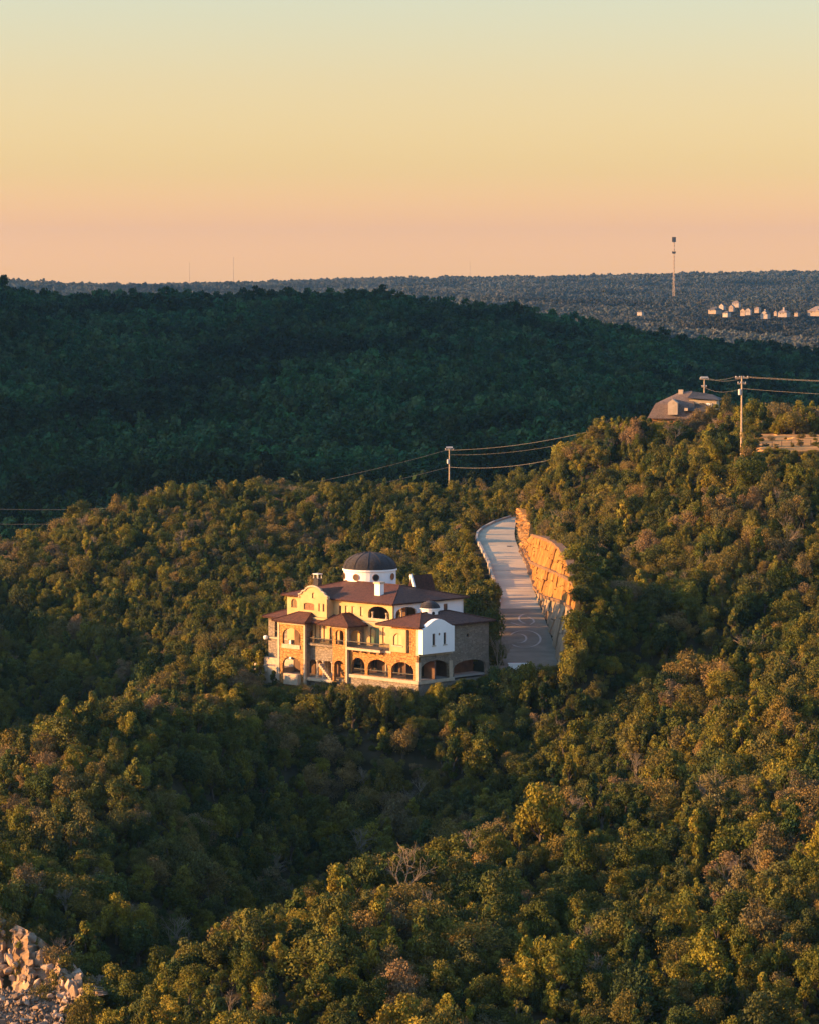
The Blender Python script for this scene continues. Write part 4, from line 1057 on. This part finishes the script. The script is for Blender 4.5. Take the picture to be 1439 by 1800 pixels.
hill_c = proto_collection('hill_tree', LOD); far_c = proto_collection('far_tree', FAR)
P = jitter_points(672 * K, 1330 * K, 4.9, -520, 1850); z = ground(P[:, 0], P[:, 1]); n = len(P)
s = np.clip(rng.normal(1.25, .27, n), .65, 2.0)
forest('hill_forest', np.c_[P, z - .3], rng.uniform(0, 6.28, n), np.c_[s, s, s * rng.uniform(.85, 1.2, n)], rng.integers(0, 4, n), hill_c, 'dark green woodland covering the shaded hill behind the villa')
P = np.concatenate([jitter_points(1330 * K, 2700 * K, 5.8, -300, 1750), jitter_points(2700 * K, 4900 * K, 9.0, -250, 1700)]); z = ground(P[:, 0], P[:, 1]); n = len(P)
gap = vnoise(P[:, 0], P[:, 1], 120, 21) + .5 * vnoise(P[:, 0], P[:, 1], 45, 22)
keep = gap < .42; P, z = P[keep], z[keep]; n = len(P)
s = np.clip(rng.normal(.75, .2, n), .4, 1.3) * np.where(P[:, 1] > 2700 * K, 1.25, 1.0)
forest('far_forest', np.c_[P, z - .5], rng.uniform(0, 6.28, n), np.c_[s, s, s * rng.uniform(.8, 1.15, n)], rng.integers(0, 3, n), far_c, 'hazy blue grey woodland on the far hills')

# ------------------------------------------------------------------ hilltop house, poles, wires
def gz1(x, y): return float(ground(np.array([x]), np.array([y]))[0])
hb = at(1195, 738, 560)
hh = empty('hilltop_house', hb, R(-12))
tag(hh, 'brown shingle roofed house among trees on the right hilltop', 'house')
s_ = 560 * K / F                                   # metres per photograph pixel there
def Q(px, py, d=0.0): return ((px - 1195) * s_, d, (738 - py) * s_)
part('wall', 'stone', MB().box(Q(1143,0)[0], Q(1214,0)[0], .8, 8, -3, Q(0,733)[2]), hh)
# big mansard-like roof
lo, kn, rg = [Q(1136,736), Q(1216,736)], [Q(1149,710), Q(1218,712)], [Q(1187,691), Q(1210,688)]
vs = [(lo[0][0],0,lo[0][2]),(lo[1][0],0,lo[1][2]),(lo[1][0]+1,9,lo[1][2]),(lo[0][0],9,lo[0][2]),
      (kn[0][0],1.4,kn[0][2]),(kn[1][0],1.4,kn[1][2]),(kn[1][0]+1,7.6,kn[1][2]),(kn[0][0],7.6,kn[0][2]),
      (rg[0][0],4.2,rg[0][2]),(rg[1][0],4.4,rg[1][2])]
hr = part('roof', 'shingle', MB().add(vs, [(0,1,5,4),(1,2,6,5),(2,3,7,6),(3,0,4,7),(4,5,9,8),(5,6,9),(6,7,8,9),(7,4,8),(0,3,2,1)]), hh)
vs = [Q(1205,700,1.5),Q(1262,703,1.5),Q(1262,703,8),Q(1205,700,8),Q(1212,689,4.6),Q(1246,694,4.6)]
part('roof', 'greyroof', MB().add(vs, [(0,1,5,4),(1,2,5),(2,3,4,5),(3,0,4),(0,3,2,1)]), hh)
part('wall', 'trim', MB().box(Q(1208,0)[0], Q(1256,0)[0], 2.2, 7, -2, Q(0,703)[2]), hh)
vs = [Q(1200,722,.2),Q(1240,722,.2),Q(1240,708,2.6),Q(1206,708,2.6)]
part('roof', 'greyroof', MB().add(vs + [(x,y+.1,z-.25) for x,y,z in vs], [(0,1,2,3),(7,6,5,4),(0,4,5,1),(1,5,6,2),(2,6,7,3),(3,7,4,0)]), hh)
part('window', 'glass', MB().box(Q(1226,0)[0], Q(1234,0)[0], 2.1, 2.3, Q(0,716)[2], Q(0,709)[2]), hh)
part('window', 'white', MB().box(Q(1238,0)[0], Q(1248,0)[0], 2.05, 2.3, Q(0,718)[2], Q(0,709)[2]), hh)
dz0, dz1 = Q(0,729)[2], Q(0,709)[2]
dmr = part('dormer', 'trim', MB().box(Q(1173,0)[0], Q(1190,0)[0], -.35, 2.2, dz0, dz1), hr)
part('dormer_gable', 'trim', MB().add([Q(1172,709,-.4),Q(1191,709,-.4),Q(1181,702,-.4),Q(1172,709,2.4),Q(1191,709,2.4),Q(1181,702,2.4)], [(0,1,2),(5,4,3),(0,2,5,3),(1,4,5,2)]), hr)
part('chimney', 'trim', MB().box(Q(1187,0)[0], Q(1195,0)[0], 3.6, 4.6, Q(0,694)[2], Q(0,686)[2]), hr)
part('vent', 'trim', MB().box(Q(1202,0)[0], Q(1208,0)[0], -.3, .3, Q(0,722)[2], Q(0,717)[2]), hr); part('vent', 'trim', MB().box(Q(1221,0)[0], Q(1228,0)[0], -.3, .3, Q(0,728)[2], Q(0,723)[2]), hr)

def pole(px, py_top, py_base, D4, label, arms, cans, lamp=False, r=.16):
    b, t = at(px, py_base, D4), at(px, py_top, D4)
    g = min(b[2], gz1(b[0], b[1])) - .5
    o = empty('utility_pole', (b[0], b[1], g)); tag(o, label, 'utility pole', 'utility poles along the wire')
    H = t[2] - g
    MB().tube([(0,0,0),(0,0,H)], [r*1.25, r*.8], 8).build('post', M['pole'], o)
    for dz, ln in arms:
        ar = MB().box(-ln/2, ln/2, -.09, .09, H - dz - .1, H - dz + .1).build('crossarm', M['pole'], o)
        for k in np.linspace(-ln/2 + .12, ln/2 - .12, 4): MB().lathe([(.06,H-dz+.1),(.11,H-dz+.2),(.11,H-dz+.32),(0,H-dz+.38)], 8, (k, 0)).build('insulator', M['metal'], ar)
    for dz, dx in cans: MB().lathe([(0,H-dz-1.0),(.26,H-dz-1.0),(.28,H-dz-.1),(.2,H-dz),(0,H-dz)], 12, (dx, -.25)).build('transformer', M['metal'], o)
    if lamp: MB().box(-.75, .75, -.25, .25, H - .1, H + .25).build('cap', M['metal'], o)
    return o, t
p1, t1 = pole(1302, 661, 782, 480, 'tall utility pole with two crossarms beside the hilltop clearing', [(.35,2.3),(1.35,1.5)], [(2.3,-.38)])
p2, t2 = pole(1236.5, 664, 712, 572, 'utility pole rising behind the hilltop house roof', [(.3,1.9),(1.9,1.1)], [], True)
p3, t3_ = pole(789, 787, 856, 618, 'lone utility pole standing on the middle ridge', [(.5,2.0)], [(2.6,-.3)], True)
def wire(A_, B_, sag, label, r=.017):
    pts = []
    for t in np.linspace(0, 1, 26):
        p = A_ * (1-t) + B_ * t; p = p - np.array([0, 0, sag * 4 * t * (1-t)]); pts.append(p)
    return tag(MB().tube(pts, r, 5).build('power_line', M['wire']), label, 'wire', 'power lines')
rt = at(1760, 672, 440)
off = lambda dx, dz: np.array([dx, 0, dz])
wire(t1 + off(1.0,-.1), rt + off(1,0), .5, 'upper wire running right from the hilltop pole'); wire(t1 + off(-1.0,-.1), rt + off(-1,.15), .6, 'topmost wire running right from the hilltop pole')
wire(t1 + off(.2,-2.2), at(1760, 700, 440), .5, 'lowest wire running right from the hilltop pole')
wire(t1 + off(-1.0,-.1), t2 + off(-.8,-.1), .5, 'upper wire between the two hilltop poles'); wire(t1 + off(.9,-.1), t2 + off(.8,-.1), .7, 'second wire between the two hilltop poles')
wire(t1 + off(0,-2.2), t2 + off(0,-2.0), .8, 'low wire between the two hilltop poles')
e1 = at(1010, 762, 585)
wire(t3_ + off(.7,-.55), at(1060, 752, 590), 1.0, 'upper wire from the ridge pole to the right hill', .028); wire(t3_ + off(.2,-1.6), at(1055, 765, 588), 1.2, 'middle wire from the ridge pole to the right hill')
wire(t3_ + off(.15,-4.4), at(1020, 795, 560), 1.3, 'low pale wire from the ridge pole to the right hill', .03)
wire(t3_ + off(-.7,-.55), at(-260, 872, 640), 7.5, 'upper wire sagging left from the ridge pole', .02); wire(t3_ + off(-.2,-4.4), at(-260, 905, 640), 6.5, 'low wire sagging left from the ridge pole', .02)

# fence and low wall at the clearing
fn = empty('wire_fence', at(1340, 790, 474)); tag(fn, 'post and wire fence across the dry hilltop clearing', 'fence')
pts = []
for i, px in enumerate(np.arange(1322, 1480, 17)):
    p = at(px, 790, 475 + .02 * (px - 1314)); z = gz1(p[0], p[1]); pts.append((p[0], p[1], z))
    o = MB().box(p[0]-.05, p[0]+.05, p[1]-.05, p[1]+.05, z - .3, z + random.uniform(.9, 1.15)).build('post', M['bark']); child_world(o, fn)
for hgt in (.8,):
    o = MB().tube([(a, b, c + hgt) for a, b, c in pts], .012, 4).build('wire', M['wire']); child_world(o, fn)
M['dry'] = surf('dry_ground', (.56,.30,.11), (.36,.20,.08), .35, .95, .1, spec=0.0)
vs, fs = [], []; nx, ny = 30, 14
for j in range(ny + 1):
    for i in range(nx + 1):
        y_ = (466.5 + 1.6 * math.sin(i * .9) + 1.2 * math.sin(i * 2.3) + 36 * j / ny) * K; px = 1306 + (6 * math.sin(j * 1.3) + 5 * math.sin(j * .6 + 1)) * (1 - i / nx) + 180 * i / nx; x_ = (px - CX) / F * y_
        vs.append((x_, y_, 0))
zz = ground(np.array([v[0] for v in vs]), np.array([v[1] for v in vs])); vs = [(v[0], v[1], float(z_) + .05) for v, z_ in zip(vs, zz)]
for j in range(ny):
    for i in range(nx): fs.append((j*(nx+1)+i, j*(nx+1)+i+1, (j+1)*(nx+1)+i+1, (j+1)*(nx+1)+i))
tag(MB().add(vs, fs).build('hilltop_clearing_ground', M['dry'], smooth=True), 'bare dry tan ground in the hilltop clearing', kind='structure')

wl0, wl1 = at(893, 1170, 410.5), at(927, 1169, 410.5)
wm = MB(); wm.box(wl0[0], wl1[0], wl0[1] - .25, wl0[1] + .15, wl0[2] - 1.2, wl0[2] + .25); wm.box(wl0[0] - .12, wl1[0] + .12, wl0[1] - .35, wl0[1] + .25, wl0[2] + .25, wl0[2] + .38)
tag(wm.build('forecourt_wall', M['white']), 'low white wall at the lower edge of the forecourt', 'wall')
# ------------------------------------------------------------------ cliff and boulders, bottom left
import bmesh
def rock_mesh(seed, sx, sy, sz):
    g = random.Random(seed); bm = bmesh.new()
    for _ in range(15):
        d = np.array([g.gauss(0, 1) for _ in range(3)]); d /= np.linalg.norm(d); d = np.sign(d) * np.abs(d) ** .7 * g.uniform(.8, 1.15)
        bm.verts.new((d[0]*sx, d[1]*sy, d[2]*sz))
    r = bmesh.ops.convex_hull(bm, input=bm.verts); bmesh.ops.delete(bm, geom=[v for v in bm.verts if not v.link_faces], context='VERTS')
    me = bpy.data.meshes.new('stone'); bm.to_mesh(me); bm.free(); me.materials.append(M['rock']); return me
RM = [rock_mesh(900 + i, random.uniform(.6,1.1), random.uniform(.5,.9), random.uniform(.5,1.0)) for i in range(10)]
TALL = [rock_mesh(950 + i, random.uniform(.45,.7), random.uniform(.45,.7), random.uniform(1.1,1.7)) for i in range(6)]
cl_ = empty('rock_cliff', at(70, 1720, 277)); tag(cl_, 'broken pale limestone cliff in the bottom left corner', 'cliff')
# the stepped rock body behind the blocks
vs, fs = [], []; ni, nj = 40, 22
for i in range(ni + 1):
    px = -120 + 310 * i / ni
    top_py = np.interp(px, [-120,0,60,110,160,190], [1585,1612,1640,1680,1722,1738]); bot_py = np.interp(px, [-120,0,100,160,190], [1800,1790,1762,1752,1748])
    for j in range(nj + 1):
        u = j / nj; st_ = (math.floor(u * 5 + .7 * math.sin(i * .8)) + .5) / 5
        d = 273.5 + 7.5 * (.35 * u + .65 * np.clip(st_, 0, 1)) + random.uniform(-.25, .25) + .35 * math.sin(i * 1.9) + (80 - px) * .035
        vs.append(at(px + random.uniform(-2,2), bot_py + (top_py - bot_py) * u, d))
for i in range(ni):
    for j in range(nj): fs.append((i*(nj+1)+j, (i+1)*(nj+1)+j, (i+1)*(nj+1)+j+1, i*(nj+1)+j+1))
o = MB().add(vs, fs).build('rock_face', M['cliff']); child_world(o, cl_)
for i in range(130):
    px = random.uniform(-60, 160); top_py = np.interp(px, [-120,0,60,110,160,190], [1590,1618,1645,1685,1726,1740]); bot_py = np.interp(px, [-120,0,100,160,190], [1795,1785,1760,1752,1748])
    u = random.random(); py = bot_py + (top_py - bot_py) * u
    st_ = (math.floor(u * 5) + .5) / 5
    d = 273.2 + 7.5 * (.35 * u + .65 * st_) + (80 - px) * .035
    me = random.choice(TALL) if .15 < u < .8 and random.random() < .6 else random.choice(RM)
    o = bpy.data.objects.new('stone', me); o.location = at(px, py, d); k = random.choice((.3,.4,.5,.62,.8)) * random.uniform(.85, 1.1); o.scale = (k, k, k * random.uniform(.8, 1.2))
    o.rotation_euler = (random.uniform(-.25,.25), random.uniform(-.25,.25), random.uniform(0, 6.28)); link(o); child_world(o, cl_)
for i in range(130):
    px = random.uniform(-40, 118); py = random.uniform(1748, 1815)
    if py < 1790 - .25 * px and random.random() < .5: continue
    if px > 118 - (py - 1748) * .1: continue
    d = 273 - (py - 1748) * .11
    o = bpy.data.objects.new('boulder', random.choice(RM)); p = at(px, py, d); o.location = p; k = random.choice((.22,.3,.4,.5,.65)) * random.uniform(.8, 1.15); o.scale = (k, k, k * .8)
    o.rotation_euler = (random.uniform(-.5,.5), random.uniform(-.5,.5), random.uniform(0, 6.28)); link(o)
    tag(o, 'pale limestone boulder lying at the foot of the broken cliff', 'boulder', 'boulders at the foot of the cliff')
vs, fs = [], []; ni, nj = 16, 12
for i in range(ni + 1):
    for j in range(nj + 1):
        px = -150 + 300 * i / ni; py = 1735 + 110 * j / nj; vs.append(at(px, py, 273.6 - (py - 1748) * .11) - np.array([0, 0, .35 + random.uniform(0, .3)]))
for i in range(ni):
    for j in range(nj): fs.append((i*(nj+1)+j, i*(nj+1)+j+1, (i+1)*(nj+1)+j+1, (i+1)*(nj+1)+j))
gv, gf = [], []
for i in range(1500):
    px = random.uniform(-60, 215); py = random.uniform(1735, 1815) if px < 130 else random.uniform(1712, 1752)
    p = at(px, py, 273.4 - (py - 1748) * .11 + (2.5 if px > 130 else 0)) - np.array([0, 0, .25]); k = random.uniform(.08, .28); n0 = len(gv)
    for a_ in ((1,0,0),(-1,0,0),(0,1,0),(0,-1,0),(0,0,1),(0,0,-1)): gv.append(p + np.array(a_) * k * random.uniform(.6, 1.3) + np.array([random.uniform(-.3,.3)*k for _ in range(3)]))
    gf += [tuple(n0 + q for q in f) for f in ((0,2,4),(2,1,4),(1,3,4),(3,0,4),(2,0,5),(1,2,5),(3,1,5),(0,3,5))]
tag(MB().add(gv, gf).build('rubble', M['rock']), 'small broken limestone rubble around the boulders', kind='stuff')
tag(MB().add(vs, fs).build('rubble_ground', surf('grey_rubble', (.13,.10,.075), (.32,.24,.17), .9, .95, .15, bump_scale=2)), 'grey limestone rubble below the cliff', kind='structure')

# ------------------------------------------------------------------ far houses and masts
M['far_white'] = surf('weathered_white_stucco', (.34,.29,.25), (.42,.36,.31), .3); M['far_cream'] = surf('pinkish_stucco', (.28,.215,.165), (.34,.27,.21), .3)
def far_house(px, py, D4, w_px, h_px, rot, wall_m, roof_m, label, roof='gable', tower=None):
    wall_m = 'far_' + wall_m; w_px *= 1.0
    k = D4 * K / F; w_px *= random.uniform(.7, 1.0); p = at(px + random.uniform(-3, 3), py + random.uniform(-4, 3), D4); w = w_px * k; h = h_px * k; d = w * .8; h *= .5
    o = empty('far_house', p, R(-38 + rot * .5)); tag(o, label, 'house', 'houses on the far ridge')
    wb = MB().box(-w/2, w/2, 0, d, -2.2, h).build('wall', M[wall_m], o)
    e = .06 * w
    if roof == 'gable':      # gable end faces the camera
        vs = [(-w/2-e,-e,h),(w/2+e,-e,h),(0,-e,h+w*.42),(-w/2-e,d+e,h),(w/2+e,d+e,h),(0,d+e,h+w*.42)]
        MB().add(vs, [(0,2,5,3),(2,1,4,5),(3,5,4)]).build('roof', M[roof_m], o)
        MB().add([(-w/2,0,h),(w/2,0,h),(0,0,h+w*.40)], [(0,1,2)]).build('gable', M[wall_m], o)
    else:
        vs = [(-w/2-e,-e,h),(w/2+e,-e,h),(w/2+e,d+e,h),(-w/2-e,d+e,h),(-w*.2,d/2,h+w*.30),(w*.2,d/2,h+w*.30)]
        MB().add(vs, [(0,1,5,4),(1,2,5),(2,3,4,5),(3,0,4),(0,3,2,1)]).build('roof', M[roof_m], o)
    if w_px > 13:
        v2 = [(w*.15,-.25*d,h*.8),(w*.55,-.25*d,h*.8),(w*.35,-.25*d,h*.8+w*.17),(w*.15,.4*d,h*.8),(w*.55,.4*d,h*.8),(w*.35,.4*d,h*.8+w*.17)]
        MB().box(w*.17, w*.53, -.22*d, .3*d, -2.2, h*.8).build('wing', M[wall_m], o); MB().add(v2, [(0,2,5,3),(2,1,4,5),(0,1,2)]).build('wing_roof', M[roof_m], o)
    for q in ((-.28, .55), (.02, .55)):
        f = MB().box(q[0]*w, q[0]*w + .09*w, -.06, .05, h*.35, h*.75).build('window', M['glass'], o)
    if tower: MB().box(tower*w - .09*w, tower*w + .09*w, d*.2, d*.4, h*.5, h + w*.55).build('tower', M[wall_m], o)
    return o
FH = [(1122,549,2300,12,3,10,'white','greyroof','lone small white house among trees left of the far cluster','hip',None),
      (1252,549,2400,24,5,-10,'cream','greyroof','leftmost low pale house of the far ridge cluster','hip',None),
      (1268,541,2500,10,6,0,'white','greyroof','small white house behind the left end of the far cluster','gable',None),
      (1272,552,2350,16,6,-20,'white','greyroof','white house standing lowest at the left of the far cluster','hip',None),
      (1282,542,2450,11,8,15,'cream','shingle','narrow pale pink house left of the bright flat one','gable',None),
      (1294,540,2460,15,7,20,'white','shingle','bright white house at the top of the far cluster','hip',None),
      (1306,550,2380,11,10,0,'cream','tile','pale pink house with reddish roof in the far cluster','gable',None),
      (1316,552,2360,11,9,25,'white','greyroof','bright narrow house right of the reddish roofed one','gable',None),
      (1327,547,2430,12,7,5,'cream','shingle','tan house behind the bright gabled one','hip',None),
      (1342,553,2380,18,9,15,'white','greyroof','bright gabled house in the middle of the far cluster','gable',.02),
      (1374,551,2400,19,7,20,'white','shingle','white house with a slim tower right of the middle','hip',.05),
      (1360,553,2370,8,5,0,'cream','greyroof','tiny pale house between the gabled and towered houses','gable',None),
      (1397,552,2420,10,4,0,'cream','greyroof','low grey house right of the towered one','hip',None),
      (1428,551,2400,32,8,-8,'cream','shingle','large pale house at the right end of the far ridge','hip',None),
      (1319,609,1900,20,8,25,'white','greyroof','pale house in the hollow below the far cluster','gable',-.35)]
for a in FH: far_house(*a)
def mast(px, py_top, py_base, D4, label, w0, lattice=True, heads=()):
    k = D4 * K / F; b = at(px, py_base, D4); t = at(px, py_top, D4); H = t[2] - b[2]
    o = empty('radio_mast', b); tag(o, label, 'mast')
    m = MB()
    if lattice:
        n = 14
        for a_ in range(3):
            th = 2.094 * a_; m.tube([(w0*math.cos(th), w0*math.sin(th), -10), (w0*.55*math.cos(th), w0*.55*math.sin(th), H)], .28, 4)
        for i in range(n):
            z0, z1 = H*i/n, H*(i+1)/n
            for a_ in range(3):
                r0 = w0*(1-.45*i/n); r1 = w0*(1-.45*(i+1)/n); t0, t1_ = 2.094*a_, 2.094*(a_+1)
                m.tube([(r0*math.cos(t0), r0*math.sin(t0), z0), (r1*math.cos(t1_), r1*math.sin(t1_), z1)], .16, 3, cap=False)
    else: m.tube([(0,0,-10),(0,0,H)], [w0, w0*.6], 5)
    m.build('lattice', M['pole'], o)
    for zf, r_, hgt in heads:
        hd = MB()
        for k_ in range(9):
            th = 2*math.pi*k_/9; c, s2 = r_*math.cos(th), r_*math.sin(th); hd.box(c-.45, c+.45, s2-.45, s2+.45, H*zf - hgt/2, H*zf + hgt/2)
        hd.lathe([(w0*.5, H*zf - hgt*.3), (r_, H*zf), (w0*.5, H*zf + hgt*.3)], 9); hd.build('antenna_array', M['bark'], o)
    return o
mast(1183, 417, 506, 3300, 'tall lattice radio mast with two antenna clusters on the far ridge', 1.25, True, [(.955, 1.9, 6.0), (.70, 1.8, 2.6)])
mast(334, 461, 497, 5200, 'faint thin mast on the left skyline, shorter of two', .55, False); mast(411, 452, 497, 5200, 'faint thin mast on the left skyline, taller of two', .6, False)
mast(825, 459, 489, 5200, 'faint thin mast on the skyline right of the middle', .5, False)

# ------------------------------------------------------------------ air
HAZE = MB(); HAZE.box(-8600, 8600, -60, 11200, float(gz.min()) - 3, 170)
hm = bpy.data.materials.new('haze_air'); hm.use_nodes = True
hn = hm.node_tree.nodes; hn.clear(); ho = hn.new('ShaderNodeOutputMaterial'); hv = hn.new('ShaderNodeVolumePrincipled')
hv.inputs['Color'].default_value = (.27, .63, 1.0, 1); hv.inputs['Density'].default_value = HAZE_DENSITY; hv.inputs['Anisotropy'].default_value = .5
hm.node_tree.links.new(hv.outputs[0], ho.inputs['Volume'])
hz_ = HAZE.build('haze', hm); tag(hz_, 'thin evening haze filling the valley air', kind='stuff')
